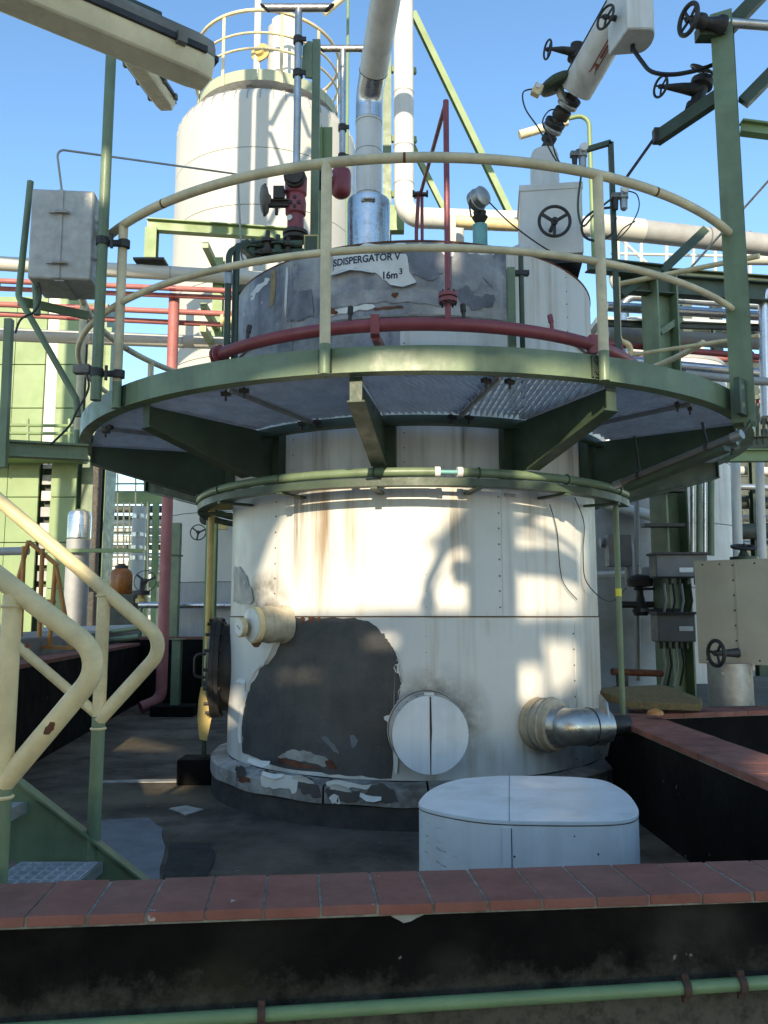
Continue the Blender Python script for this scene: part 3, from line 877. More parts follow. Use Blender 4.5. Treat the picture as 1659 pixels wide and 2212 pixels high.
def side_pt(t, z, off=.0015):            # a place on the side sheet, t along the outline from the left end to the front
    L_ = [P[0]] + [P[3 * k] for k in range(22, 12, -1)]
    i = min(int(t), len(L_) - 2); f = t - i
    p = L_[i].lerp(L_[i + 1], f)
    d = (p - cen); d.z = 0; d.normalize()
    return Vector((p.x, p.y, z)) + d * off
for t0, t1, z0, z1, w in ((.3, 2.3, .36, .34, .003), (.8, 3.0, .335, .305, .004), (.4, 1.8, .30, .285, .003), (1.0, 3.2, .285, .25, .005), (.2, 2.6, .25, .19, .006), (1.4, 3.6, .21, .16, .007), (2.0, 3.4, .195, .18, .004), (.9, 2.2, .40, .39, .002), (6.8, 7.3, .30, .22, .004)):
    q = MB(); n = 8
    vs = []
    for k in range(n + 1):
        f = k / n
        ww = w * math.sin(math.pi * min(.98, max(.02, f))) * random.uniform(.5, 1.2)
        z = z0 + (z1 - z0) * f + random.uniform(-.002, .002)
        vs += [side_pt(t0 + (t1 - t0) * f, z - ww), side_pt(t0 + (t1 - t0) * f, z + ww)]
    q.add(vs, [(2 * k, 2 * k + 2, 2 * k + 3, 2 * k + 1) for k in range(n)])
    q.build('scuff', 'scuff_grey', ob)
for t, z in ((5.1, .33), (5.3, .25), (6.4, .40), (6.9, .34), (5.6, .22), (7.3, .39)):
    c_ = side_pt(t, z, .001)
    d_ = (c_ - cen); d_.z = 0
    MB().lathe(c_, d_, [(0, .004), (.0015, .0025)], 8).build('screw', 'dark_metal', ob)
# ================================================================ the round platform
PR_ = 2.32
plat = thing('round_platform', 'green steel platform ring with zinc grating around the tank', 'platform', (TX, TY, 2.0))
BR = [-41.5 + 32.727 * k for k in range(11)]
PZ0, PZ1 = 2.283, 2.405
for k in range(11):
    a0, a1 = BR[k] - 3.6, BR[(k + 1) % 11] - 3.6 + (360 if k == 10 else 0)
    q = MB().arc(PR_ - .008, PR_, a0 + .12, a1 - .12, PZ0, PZ1, 2)
    q.arc(PR_ - .072, PR_ - .009, a0 + .12, a1 - .12, PZ0, PZ0 + .008, 2)
    q.arc(PR_ - .05, PR_ - .009, a0 + .12, a1 - .12, PZ1 - .009, PZ1 - .001, 2)
    q.build('rim_channel', 'green_paint', plat)
    # bolted splice plate with two bolts
    th = a0
    sp = MB().arc(PR_ + .001, PR_ + .011, th - .55, th + 1.1, PZ0 + .008, PZ1 - .008, 1)
    spo = sp.build('splice_plate', 'green_dark', plat)
    for dz in (.03, .085):
        c = T(th + .15, PR_ + .008, PZ0 + dz + .004)
        MB().lathe(c, T(th, 1, 0) - T(th, 0, 0), [(0, .016), (.012, .016), (.013, .009), (.022, .009)], 6).build('bolt', 'dark_metal', spo)
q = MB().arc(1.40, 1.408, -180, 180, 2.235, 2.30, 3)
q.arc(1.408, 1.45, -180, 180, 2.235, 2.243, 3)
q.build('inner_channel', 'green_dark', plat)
for k, th in enumerate(BR):
    # tapered gusset with a bent bottom flange
    def g(r, z, off=0.0):
        p = T(th, r, z)
        a = R_(th)
        return p + Vector((math.cos(a), math.sin(a), 0)) * off
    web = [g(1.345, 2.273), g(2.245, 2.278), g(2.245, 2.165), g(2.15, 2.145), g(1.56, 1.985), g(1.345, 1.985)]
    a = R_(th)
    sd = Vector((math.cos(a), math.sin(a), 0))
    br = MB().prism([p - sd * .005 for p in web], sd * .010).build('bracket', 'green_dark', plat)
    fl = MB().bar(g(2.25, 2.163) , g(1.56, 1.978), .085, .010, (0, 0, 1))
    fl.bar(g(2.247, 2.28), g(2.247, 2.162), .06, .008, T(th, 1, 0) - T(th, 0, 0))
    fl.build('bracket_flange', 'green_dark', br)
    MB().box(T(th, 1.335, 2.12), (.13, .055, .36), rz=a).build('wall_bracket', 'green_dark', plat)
# grating panels: bearing bars with cross rods, cut to the sector
def grating(a0, a1, direc, r0=1.455, r1=2.238, pitch=.0333, rod=.10):
    q = MB()
    def inside(p):
        dx, dy = p.x - TX, p.y - TY
        r = math.hypot(dx, dy)
        if r < r0 or r > r1: return False
        an = math.degrees(math.atan2(dx, -dy))
        return (an - a0) % 360 <= (a1 - a0)
    am = (a0 + a1) / 2
    c = T(am, (r0 + r1) / 2, 0)
    for ang, pt, w, zt, zb in ((direc, pitch, .004, 2.318, 2.288), (direc + 90, rod, .006, 2.318, 2.310)):
        d = Vector((math.cos(R_(ang)), math.sin(R_(ang)), 0))
        n = Vector((-d.y, d.x, 0))
        for i in range(-40, 41):
            if abs(i * pt) > 1.2: continue
            o = c + n * (i * pt)
            run = None
            for s in range(-48, 50):
                p = o + d * (s * .02)
                ok = inside(p) and s < 49
                if ok and run is None: run = p
                elif not ok and run is not None:
                    e = o + d * ((s - 1) * .02)
                    if (e - run).length > .03:
                        q.bar(run + Vector((0, 0, (zt + zb) / 2)), e + Vector((0, 0, (zt + zb) / 2)), w, zt - zb)
                    run = None
    # edge flats
    for aa in (a0 + .05, a1 - .05):
        q.bar(T(aa, r0, 2.303), T(aa, r1, 2.303), .005, .032)
    return q
for k in range(11):
    a0 = BR[k]
    a1 = a0 + 32.727
    m = (a0 + a1) / 2
    s1 = a0 + 17.5 if k % 2 else a0 + 15.5
    for p0, p1, dr in ((a0 + .35, s1 - .2, (a0 + s1) / 2 + (62 if k % 2 else 74)), (s1 + .2, a1 - .35, (s1 + a1) / 2 + (75 if k % 2 else 60))):
        tag(grating(p0, p1, dr).build('grating_panel', 'grating_zinc', plat), kind=None)
    MB().bar(T(s1, 1.42, 2.275), T(s1, 2.25, 2.275), .012, .022).build('joist', 'galvanised', plat)
    # grating clips
    for aa, rr in ((s1 - 1.4, 2.20), (s1 + 1.6, 2.205), (s1 - 2, 1.47), (s1 + 2, 1.47)):
        q = MB().box(T(aa, rr, 2.272), (.05, .022, .02), rz=R_(aa + 25))
        q.cyl(T(aa, rr, 2.235), T(aa, rr, 2.29), .006, n=8)
        q.build('grating_clip', 'dark_metal', plat)

# ---- guard rail
RAILZ = 3.315
gr = thing('guard_rail', 'cream pipe guard rail standing around the green platform rim', 'railing', (TX, TY, PZ0))
rr_ = PR_ + .036
def arcpath(r, a0, a1, z, st=2.0):
    n = int(abs(a1 - a0) / st)
    return [T(a0 + (a1 - a0) * i / n, r, z) for i in range(n + 1)]
A0, A1 = -262, 50.5
MB().tube(arcpath(rr_, A0, A1, RAILZ), .0245, 12).build('top_rail', 'cream_rail', gr)
MB().tube(arcpath(rr_ - .004, A0, A1, 2.865), .0185, 10).build('mid_rail', 'cream_rail', gr)
for k in range(-7, 3):
    th = -11.9 + 32.9 * k
    if th < A0 + 2 or th > 40: continue
    po = MB().cyl(T(th, rr_, PZ0 + .13), T(th, rr_, RAILZ - .005), .0255, n=16).build('post', 'cream_rail', gr)
    MB().cyl(T(th, rr_, PZ0 - .015), T(th, rr_, PZ0 + .13), .0258, n=16).build('post_foot', 'green_paint', po)
    q = MB()
    for z in (PZ0 + .03, PZ0 + .09):
        q.cyl(T(th, PR_ - .02, z), T(th, rr_ - .01, z), .008, n=8)
    q.build('bolts', 'dark_metal', po)
    for z in (RAILZ,):
        MB().tube(arcpath(rr_, th + 9, th + 9.3, z, .15), .0249, 12).build('weld_bead', 'rust', gr)

# ---- green sprinkler ring under the platform
sr = thing('sprinkler_ring', 'green cooling water ring pipe around the tank below the platform', 'pipe', (TX, TY, 1.87))
zr = 1.945
MB().tube(arcpath(1.53, -128, 3.3, zr, 2.5), .026, 12).build('ring_pipe', 'green_paint', sr)
MB().tube(arcpath(1.53, 7.8, 64, zr, 2.5), .026, 12).build('ring_pipe', 'green_paint', sr)
MB().tube(arcpath(1.53, 3.0, 8.1, zr, .8), .012, 10).build('thin_pipe', 'turquoise', sr)
for th in (3.2, 7.9):
    MB().tube(arcpath(1.53, th - .55, th + .55, zr, .5), .030, 14).build('collar', 'label_white', sr)
q = MB().arc(1.475, 1.545, -130, 66, 1.868, 1.878, 2.5)
q.arc(1.535, 1.545, -130, 66, 1.8781, 1.912, 2.5)
q.build('carrier_ring', 'green_dark', sr)
for th in range(-120, 70, 22):
    q = MB().bar(T(th, 1.31, 1.86), T(th, 1.54, 1.86), .04, .014)
    q.torus(T(th, 1.53, zr), T(th + 90, 1, 0) - T(th + 90, 0, 0), .029, .004, 14, 6)
    q.build('stay', 'green_dark', sr)
# drain legs of the ring
xy = at(1337, 1300, 5.35)
dl = thing('ring_drain_pipe', 'slim green pole under the right end of the sprinkler ring', 'pipe', (xy.x, xy.y, .34))
MB().tube(fillet([T(62, 1.53, zr), Vector((xy.x, xy.y, zr - .02)), Vector((xy.x, xy.y, .345))], .06), .018, 12).build('pole', 'green_paint', dl)
MB().cyl((xy.x, xy.y, 1.28), (xy.x, xy.y, 1.33), .020, n=12).build('band', 'sign_yellow', dl)
MB().box((xy.x, xy.y, .346), (.09, .09, .012)).build('foot_plate', 'green_dark', dl)

# ---- red fire water ring and its riser
fr = thing('fire_water_ring', 'dark red fire water ring pipe just above the platform grating', 'pipe', (TX, TY, 2.32))
FZ, FR = 2.745, 1.66
MB().tube(arcpath(FR, -47, 66, FZ, 2), .037, 14).build('ring_pipe', 'red_paint', fr)
e = T(-47, FR, FZ)
ax = (T(-137, 1, 0) - T(-137, 0, 0))
MB().lathe(e - ax * .01, Vector((ax.x, ax.y, 0)), [(0, .058), (.016, .058), (.018, .05), (.03, .05), (.031, .058), (.046, .058)], 20).build('blind_flange', 'red_paint', fr)
for th in (-9.0, 38):
    q = MB().bar(T(th, FR, FZ + .05), T(th, FR, FZ - .06), .05, .084)
    q.bar(T(th, FR - .02, FZ - .06), T(th, 1.32, FZ - .06), .04, .04)
    q.build('pipe_support', 'red_paint', fr)
for th in (-38, -14, 8, 27, 50):
    q = MB().cyl(T(th, FR, FZ), T(th, FR - .01, FZ + .10), .011, n=10)
    q.cyl(T(th, FR - .01, FZ + .08), T(th, FR - .02, FZ + .125), .016, n=8)
    q.build('spray_nozzle', 'oily_iron' if th < 20 else 'red_paint', fr)
th = on_tank(968, 700, FR)[0]
rp = thing('fire_water_riser', 'red riser pipe with flange rising from the fire water ring', 'pipe', T(th, FR, FZ))
base = T(th, FR, FZ)
top = Vector((base.x, base.y, at(968, 222, base.y).z))
back = at(908, 420, 5.7)
down = at(901, 510, 5.72)
MB().tube([base, top + Vector((0, 0, .012))], .0165, 12).build('riser', 'red_paint', rp)
MB().tube([top, back], .0135, 12).build('return_leg', 'red_paint', rp)
z = at(968, 643, base.y).z
MB().lathe((base.x, base.y, z - .03), (0, 0, 1), [(0, .052), (.02, .052), (.022, .04), (.03, .04), (.032, .052), (.052, .052)], 20).build('flange', 'red_paint', rp)
q = MB()
for k in range(8):
    a = math.pi * 2 * k / 8
    q.cyl((base.x + .042 * math.cos(a), base.y + .042 * math.sin(a), z - .045), (base.x + .042 * math.cos(a), base.y + .042 * math.sin(a), z + .037), .006, n=6)
q.build('bolts', 'dark_metal', rp)
MB().tube([back + Vector((-.012, 0, .02)), Vector((down.x - .005, down.y, at(901, 500, 5.72).z)), Vector((down.x - .005, down.y, 3.45))], .014, 10).build('down_leg', 'red_paint', rp)
d2 = at(912, 500, 5.72)
MB().tube([back + Vector((.012, .01, .02)), Vector((d2.x, d2.y + .01, 3.40))], .012, 10).build('down_leg', 'red_paint', rp)
q = MB().box(back + Vector((0, 0, .0)), (.11, .03, .02))
q.cyl(back + Vector((-.05, 0, -.02)), back + Vector((-.05, 0, .03)), .008, n=6)
q.cyl(back + Vector((.05, 0, -.02)), back + Vector((.05, 0, .03)), .008, n=6)
q.build('clamp', 'oily_iron', rp)
# ================================================================ small builders
def wheel(parent, c, axis, r, m='dark_metal', spokes=3, t=None, name='handwheel', rot=.4):
    t = t or r * .11
    c = Vector(c); x, y, d = frame(axis)
    rim = MB().torus(c, d, r, t, 32, 8)
    for k in range(spokes):
        a = rot + 2 * math.pi * k / spokes
        u = x * math.cos(a) + y * math.sin(a)
        rim.bar(c - d * r * .1, c + u * r, r * .2, r * .11, d)
    rim.lathe(c - d * r * .2, d, [(0, r * .2), (r * .1, r * .24), (r * .35, r * .24), (r * .4, r * .12), (r * .55, r * .1)], 14)
    return rim.build(name, m, parent)
def flange(mb, c, axis, r, t=.02, n=20):
    return mb.lathe(Vector(c) - Vector(axis).normalized() * t / 2, axis, [(0, r * .96), (t * .1, r), (t * .9, r), (t, r * .96)], n)
def pipe(name, label, pts, r, m, br=None, fl=(), n=14, cat='pipe', group=None, clamps=(), base=None):
    pts = [Vector(p) for p in pts]
    path = fillet(pts, br or r * 3, 6)
    b = base if base is not None else min(pts, key=lambda p: p.z)
    o = thing(name, label, cat, b, group)
    MB().tube(path, r, n).build('pipe', m, o)
    for (t, s, fm) in fl:                       # along the straight polyline: fraction of first-to-last segment list
        i = min(int(t), len(pts) - 2); f = t - i
        p = pts[i].lerp(pts[i + 1], f); d = pts[i + 1] - pts[i]
        q = MB(); flange(q, p - d.normalized() * .013, d, r * s, .024); flange(q, p + d.normalized() * .013, d, r * s, .022)
        q.build('flange', fm, o)
    for (t, s, fm, w) in clamps:
        i = min(int(t), len(pts) - 2); f = t - i
        p = pts[i].lerp(pts[i + 1], f); d = (pts[i + 1] - pts[i]).normalized()
        MB().cyl(p - d * w / 2, p + d * w / 2, r * s, n=n).build('band', fm, o)
    return o
def wire(name, label, pts, r, m='wire', cat='cable'):
    P = [Vector(p) for p in pts]
    # Catmull-Rom through the points
    out = []
    for i in range(len(P) - 1):
        p0, p1, p2, p3 = P[max(i - 1, 0)], P[i], P[i + 1], P[min(i + 2, len(P) - 1)]
        for k in range(6):
            t = k / 6
            out.append(.5 * ((2 * p1) + (p2 - p0) * t + (2 * p0 - 5 * p1 + 4 * p2 - p3) * t * t + (3 * p1 - p0 - 3 * p2 + p3) * t ** 3))
    out.append(P[-1])
    return solo(MB().tube(out, r, 6), name, m, label, cat)

# ================================================================ on the tank roof
RZ = 3.40
# ---- exhaust stack with bright sleeve
sc = at(796, 480, 5.55)
st = thing('exhaust_stack', 'white exhaust duct with bright metal sleeve rising from the tank roof', 'duct', (sc.x, sc.y, RZ))
zs_ = at(796, 437, 5.55).z
MB().lathe((sc.x, sc.y, RZ - .02), (0, 0, 1), [(0, .152), (zs_ - RZ, .152), (zs_ - RZ + .02, .149), (zs_ - RZ + .03, .10)], 40).build('sleeve', 'steel_bright', st)
p0, p1 = Vector((sc.x, sc.y, zs_)), at(797, 212, 5.55)
p1.x, p1.y = sc.x, sc.y
p2 = at(836, -20, 4.88)
d2 = (p2 - p1).normalized()
MB().tube([p0, p1 - Vector((0, 0, .18))], .093, 28).build('lower_duct', 'white_paint', st)
MB().tube(fillet([p1 - Vector((0, 0, .18)), p1, p1 + d2 * .2], .25, 5), .0955, 28).build('elbow', 'alu_jacket', st)
MB().tube([p1 + d2 * .2, p1 + d2 * 2.2], .0985, 28).build('upper_duct', 'white_paint', st)
for z in (p1.z - .2, p1.z - .42, p1.z - .75):
    MB().torus((sc.x, sc.y, z), (0, 0, 1), .0935, .003, 28, 6).build('joint_bead', 'grey_pipe', st)
MB().torus(p1 + d2 * .2, d2, .0985, .003, 28, 6).build('joint_bead', 'dark_metal', st)
for z in (RZ + .12, zs_ - .06):
    q = MB().box((sc.x, sc.y - .153, z), (.10, .012, .022))
    q.cyl((sc.x - .03, sc.y - .165, z), (sc.x + .05, sc.y - .165, z), .007, n=8)
    q.build('toggle_latch', 'steel_pipe', st)

# ---- safety valve vents
def tee_vent(label, x, y_top, y_bot, Y, xl, xr, r, clamp_y, zbot):
    c = at(x, y_bot, Y)
    o = thing('vent_pipe', label, 'pipe', (c.x, c.y, zbot))
    zt = at(x, y_top, Y).z
    MB().cyl((c.x, c.y, zbot), (c.x, c.y, zt), r * .9, n=16).build('stem', 'steel_pipe', o)
    L, Rr = at(xl, y_top, Y), at(xr, y_top, Y)
    q = MB()
    n = 16
    vs = []
    for px, sg in ((L.x, 1), (Rr.x, -1)):
        for k in range(n):
            a = 2 * math.pi * k / n
            vs.append(Vector((px + sg * (-math.sin(a)) * r * 1.2, Y + r * math.cos(a), zt + r * math.sin(a))))
    q.add(vs, [(k, (k + 1) % n, n + (k + 1) % n, n + k) for k in range(n)])
    q.build('crosspiece', 'steel_pipe', o)
    q = MB()
    for px, sg in ((L.x, 1), (Rr.x, -1)):
        q.add([Vector((px + sg * (.012 + -math.sin(2 * math.pi * k / n) * r * 1.2), Y + r * .93 * math.cos(2 * math.pi * k / n), zt + r * .93 * math.sin(2 * math.pi * k / n))) for k in range(n)], [tuple(range(n))])
    q.build('bore_shade', 'black_rubber', o)  # black discs stand for the shade inside the open pipe ends
    for y in clamp_y:
        z = at(x, y, Y).z
        q = MB().cyl((c.x, c.y, z - .025), (c.x, c.y, z + .025), r * 1.25, n=12)
        q.box((c.x + r * 1.2, c.y - r * .6, z), (r * 1.6, r * .5, .03))
        q.build('clamp', 'oily_iron', o)
    return c
v1 = tee_vent('tall tee-topped steel vent pipe above the red valve on the tank roof', 638, 17, 545, 5.62, 572, 712, .030, (88, 160), RZ)
v2 = tee_vent('shorter tee-topped steel vent pipe above the hanging red elbow', 739, 105, 392, 6.10, 692, 800, .027, (277, 340), at(737, 392, 6.10).z)
gp = at(681, 300, 5.70)
sp_ = thing('vent_support', 'green steel post bracing the tall vent pipe on the roof', 'post', (gp.x, gp.y, RZ))
zt = at(681, 85, 5.70).z
q = MB().box((gp.x, gp.y, (RZ + zt) / 2), (.058, .008, zt - RZ))
q.box((gp.x - .026, gp.y + .029, (RZ + zt) / 2), (.006, .05, zt - RZ)).box((gp.x + .026, gp.y + .029, (RZ + zt) / 2), (.006, .05, zt - RZ))
q.build('channel', 'green_paint', sp_)
za, zb = at(660, 92, 5.7).z, at(660, 170, 5.7).z
MB().prism([Vector((gp.x - .03, gp.y - .012, za)), Vector((gp.x - .06, gp.y - .012, za + .005)), Vector((gp.x - .10, gp.y - .012, za - .04)), Vector((gp.x - .105, gp.y - .012, zb + .06)), Vector((gp.x - .08, gp.y - .012, zb + .01)), Vector((gp.x - .03, gp.y - .012, zb))], (0, .02, 0)).build('bracket_plate', 'green_paint', sp_)
g2 = at(703, 330, 6.25)
sp2 = thing('short_vent_support', 'pale green channel post behind the shorter vent pipe', 'post', (g2.x, g2.y, RZ - .05))
zt = at(703, 275, 6.25).z
q = MB().box((g2.x, g2.y, (RZ - .05 + zt) / 2), (.11, .008, zt - RZ + .05)).box((g2.x - .03, g2.y - .02, (RZ - .05 + zt) / 2), (.006, .035, zt - RZ + .05))
q.build('channel', 'green_pale', sp2)

# ---- red safety valve with its actuator under the tall vent
rvx, rvy = v1.x, v1.y - .02
def zY(y, Y=5.6): return at(638, y, Y).z
rv_ = thing('safety_valve', 'dark red safety valve with side actuator under the tall vent', 'valve', (rvx, rvy, RZ))
MB().lathe((rvx, rvy, zY(500)), (0, 0, 1), [(0, .06), (zY(467) - zY(500), .058), (zY(463) - zY(500), .073), (zY(440) - zY(500), .075), (zY(424) - zY(500), .066), (zY(420) - zY(500), .078), (zY(385) - zY(500), .08), (zY(372) - zY(500), .06), (zY(366) - zY(500), .03)], 24).build('body', 'red_paint', rv_)
q = MB()
flange(q, (rvx, rvy, zY(505)), (0, 0, 1), .09, .03); flange(q, (rvx, rvy, zY(516)), (0, 0, 1), .088, .03)
q.build('base_flange', 'oily_iron', rv_)
q = MB(); flange(q, (rvx, rvy - .085, zY(396)), (0, -1, 0), .078, .03); flange(q, (rvx, rvy - .11, zY(396)), (0, -1, 0), .06, .02)
q.build('blind_flange', 'oily_iron', rv_)
q = MB()
for dx, dz in ((-.03, .0), (.03, .0), (0, -.03), (0, .035)):
    q.lathe((rvx + dx, rvy - .068, zY(447) + dz), (0, -1, 0), [(0, .014), (.012, .014), (.014, .008)], 8)
q.build('bolts', 'oily_iron', rv_)
MB().lathe((rvx - .035, rvy - .055, zY(478)), (-.4, -1, 0), [(0, .022), (.006, .02)], 14).build('tag_disc', 'label_white', rv_)
ac = at(572, 432, 5.55)
q = MB().lathe((ac.x - .03, ac.y, ac.z), (1, 0, 0), [(0, .05), (.01, .09), (.024, .105), (.034, .105), (.05, .09), (.06, .045), (.075, .03)], 26)
aco = q.build('actuator_dome', 'lamp_housing', rv_)
MB().cyl((ac.x, ac.y, ac.z - .12), (ac.x, ac.y, ac.z + .12), .010, n=8).build('tie_bolt', 'dark_metal', aco)
q = MB().bar((ac.x + .03, ac.y, ac.z - .005), (rvx - .04, ac.y, ac.z - .005), .04, .012)
q.bar((ac.x + .03, ac.y, ac.z - .045), (rvx - .04, ac.y, ac.z - .045), .04, .012)
q.cyl((ac.x + .03, ac.y, ac.z - .025), (rvx, ac.y, ac.z - .025), .012, n=8)
q.box((ac.x + .10, ac.y, ac.z + .045), (.075, .07, .09)).cyl((ac.x + .085, ac.y, ac.z - .11), (ac.x + .085, ac.y, ac.z - .05), .012, n=8)
q.build('yoke', 'oily_iron', rv_)
# ---- hanging red elbow of the second safety valve
e = at(737, 392, 6.10)
rv2 = thing('relief_elbow', 'rounded red relief valve elbow hanging behind the cream rail post', 'valve', (e.x, e.y, e.z - .15))
MB().lathe((e.x, e.y, at(737, 428, 6.1).z), (0, 0, 1), [(0, .02), (.012, .05), (.035, .072), (.06, .078), (.20, .078), (.225, .07), (.24, .03)], 24).build('body', 'red_paint', rv2)
q = MB().cyl((e.x, e.y, e.z), (e.x - .14, e.y - .02, e.z), .062, n=20)
q.build('side_port', 'red_paint', rv2)
q = MB(); flange(q, (e.x - .14, e.y - .02, e.z), (1, 0, 0), .075, .025); flange(q, (e.x - .17, e.y - .02, e.z), (1, 0, 0), .075, .025)
q.cyl((e.x - .17, e.y - .02, e.z), (gp.x, e.y - .04, e.z), .05, n=14)
q.build('side_flange', 'oily_iron', rv2)
MB().lathe((e.x - .085, e.y - .075, e.z + .01), (-.15, -1, 0), [(0, .028), (.008, .026)], 16).build('tag_disc', 'label_white', rv2)

# ---- oily green valve manifold on the roof edge
mf = at(590, 535, 5.55)
mo_ = thing('valve_manifold', 'oily dark green valve cluster on the left edge of the roof', 'valve', (mf.x, mf.y, RZ))
q = MB()
for x, y, l, r in ((560, 528, .30, .03), (570, 548, .28, .035)):
    c = at(x, y, 5.5); q.cyl(c - Vector((.12, 0, 0)), c + Vector((l, 0, 0)), r, n=12)
q.build('header', 'green_dark', mo_)
for x, y, r, h, mm in ((545, 540, .045, .12, 'green_dark'), (578, 530, .05, .15, 'oily_iron'), (600, 535, .055, .13, 'green_dark'), (622, 538, .04, .12, 'oily_iron'), (558, 556, .05, .08, 'oily_iron')):
    c = at(x, y, 5.48)
    MB().lathe(c - Vector((0, 0, h / 2)), (0, 0, 1), [(0, r * .8), (h * .1, r), (h * .25, r), (h * .3, r * .6), (h * .6, r * .55), (h * .62, r * .95), (h * .78, r * .95), (h * .8, r * .3), (h * 1.2, r * .3)], 14).build('valve_body', mm, mo_)
wheel(mo_, at(598, 520, 5.47), (.2, -.4, 1), .045)
wheel(mo_, at(548, 524, 5.47), (-.2, -.5, 1), .04)
MB().box(at(672, 528, 5.5), (.10, .008, .14)).build('frame_plate', 'yellow_paint', mo_)
MB().box(at(672, 528, 5.493), (.082, .008, .12)).build('frame_back', 'green_dark', mo_)
MB().box((mf.x, mf.y + .02, RZ + .015), (.5, .12, .05)).build('bed', 'green_dark', mo_)
a_, b_ = at(511, 545, 5.0), at(494, 570, 4.95)
pipe('sprinkler_feed', 'green pipe bending over the roof edge beside the rail, right one', [(a_.x, a_.y, 2.32), (a_.x, a_.y, at(511, 527, 5.0).z), (mf.x - .12, mf.y - .1, at(511, 524, 5.2).z)], .022, 'green_dark', br=.09)
pipe('sprinkler_feed', 'green pipe with grey coupling beside the rail, left one', [(b_.x, b_.y, 2.32), (b_.x, b_.y, at(494, 545, 4.95).z), (a_.x + .05, a_.y + .1, at(505, 523, 5.1).z)], .020, 'green_dark', br=.09, clamps=((.84, 1.25, 'galvanised', .07),))

# ---- white valve box with handwheel on the right of the roof
bx0, bx1 = at(1137, 470, 5.15), at(1269, 470, 5.15)
zb, zt = at(1200, 548, 5.15).z, at(1200, 397, 5.15).z
vb = thing('valve_box', 'white sheet metal valve box with black handwheel on the roof edge', 'box', ((bx0.x + bx1.x) / 2, 5.35, RZ))
w = bx1.x - bx0.x
rz = R_(-7)
cb = Vector(((bx0.x + bx1.x) / 2 - .01, 5.15 + .2, (zb + zt) / 2))
MB().box(cb, (w, .40, zt - zb), rz=rz).build('casing', 'white_paint', vb, bevel=.006)
MB().box(cb + Vector((0, 0, (zt - zb) / 2 - .02)), (w + .012, .412, .045), rz=rz).build('lid', 'white_paint', vb, bevel=.004)
wc = at(1198, 478, 5.02)
wheel(vb, wc, (-.05, -1, -.05), .098, spokes=3, rot=.5)
MB().cyl(wc, wc + Vector((0, .15, 0)), .013, n=10).build('stem', 'dark_metal', vb)
MB().box(cb + Vector((.05, 0, -(zt - zb) / 2 - .025)), (w * .72, .34, .05), rz=rz).build('underside_shade', 'black_rubber', vb)  # black slab stands for the shade on the open underside
MB().cyl((cb.x - .05, cb.y + .05, RZ - .05), (cb.x - .05, cb.y + .05, zb + .02), .12, n=24).build('nozzle', 'white_paint', vb)
MB().lathe((at(1128, 540, 5.1).x, 5.1, RZ - .02), (0, 0, 1), [(0, .085), (.09, .085), (.13, .07), (.15, .03)], 24).build('small_dome', 'white_paint', vb)
ti = at(1176, 350, 5.36)
ztop = at(1176, 327, 5.36).z
ip = thing('inclined_pipe', 'white insulated pipe climbing steeply to the right above the valve box', 'pipe', (ti.x, ti.y, zt))
MB().lathe((ti.x, ti.y, zt), (0, 0, 1), [(0, .098), (ztop - zt - .05, .098), (ztop - zt - .01, .085), (ztop - zt + .01, .04)], 28).build('insulated_stub', 'white_paint', ip)
ch = [Vector((ti.x, ti.y, ztop)), at(1187, 305, 5.34), at(1200, 262, 5.30), at(1222, 232, 5.26), at(1246, 192, 5.2)]
MB().tube(ch, .035, 16).build('neck', 'oily_iron', ip)
ax = (at(1350, 10, 4.78) - at(1246, 192, 5.2)).normalized()
for (x, y, Y, r, t, mm) in ((1186, 300, 5.34, .05, .05, 'oily_iron'), (1193, 278, 5.32, .072, .03, 'galvanised'), (1199, 266, 5.31, .072, .03, 'dark_metal'), (1213, 246, 5.28, .06, .06, 'oily_iron'), (1226, 226, 5.25, .072, .03, 'galvanised'), (1233, 215, 5.24, .072, .03, 'dark_metal')):
    MB().lathe(at(x, y, Y) - ax * t / 2, ax, [(0, r * .95), (t * .15, r), (t * .85, r), (t, r * .95)], 22).build('flange', mm, ip)
q0 = at(1243, 198, 5.2)
MB().lathe(q0, ax, [(0, .045), (.004, .11), (.012, .113), (.86, .113), (.862, .108)], 36).build('insulation', 'white_paint', ip)
MB().lathe(q0 + ax * .60, ax, [(0, .118), (.02, .12), (1.6, .12), (1.62, .11)], 36).build('insulation', 'white_paint', ip)
MB().torus(q0 + ax * .58, ax, .114, .003, 32, 6).build('stained_bead', 'yellow_paint', ip)
s0 = at(1237, 197, 5.1)
MB().bar(q0 + ax * .02 + Vector((-.108, -.02, .035)), q0 + ax * .60 + Vector((-.108, -.02, .035)), .006, .012).build('lap_seam', 'dark_metal', ip)
# red direction marks on the insulation
xx, yy, dd = frame(ax)
def on_pipe(t, ang, r=.1142):
    return q0 + ax * t + (xx * math.cos(ang) + yy * math.sin(ang)) * r
side = min(range(72), key=lambda k: (q0 + (xx * math.cos(R_(k * 5)) + yy * math.sin(R_(k * 5))) * .113 - Vector((-.12, 0, EYE + .4))).length)
a0 = R_(side * 5)
mk = MB()
def mark(pts):
    mk.add([on_pipe(t, a0 + s) for t, s in pts], [tuple(range(len(pts)))])
for pts in ([(.16, .16), (.24, .16), (.24, .55), (.235, .6)], ):
    pass
fr_ = [(.20, .12), (.40, .12), (.40, .50), (.20, .50)]
mark([(.20, .12), (.40, .12), (.40, .20), (.20, .20)]); mark([(.20, .42), (.40, .42), (.40, .50), (.20, .50)]); mark([(.375, .20), (.40, .20), (.40, .42), (.375, .42)])
mark([(.27, .24), (.355, .24), (.355, .38), (.27, .38)][::1]); mark([(.17, .10), (.235, .18), (.235, .44), (.17, .52)])
mark([(.43, .16), (.50, .31), (.43, .46)])
mk.build('direction_mark', 'mark_red', ip)
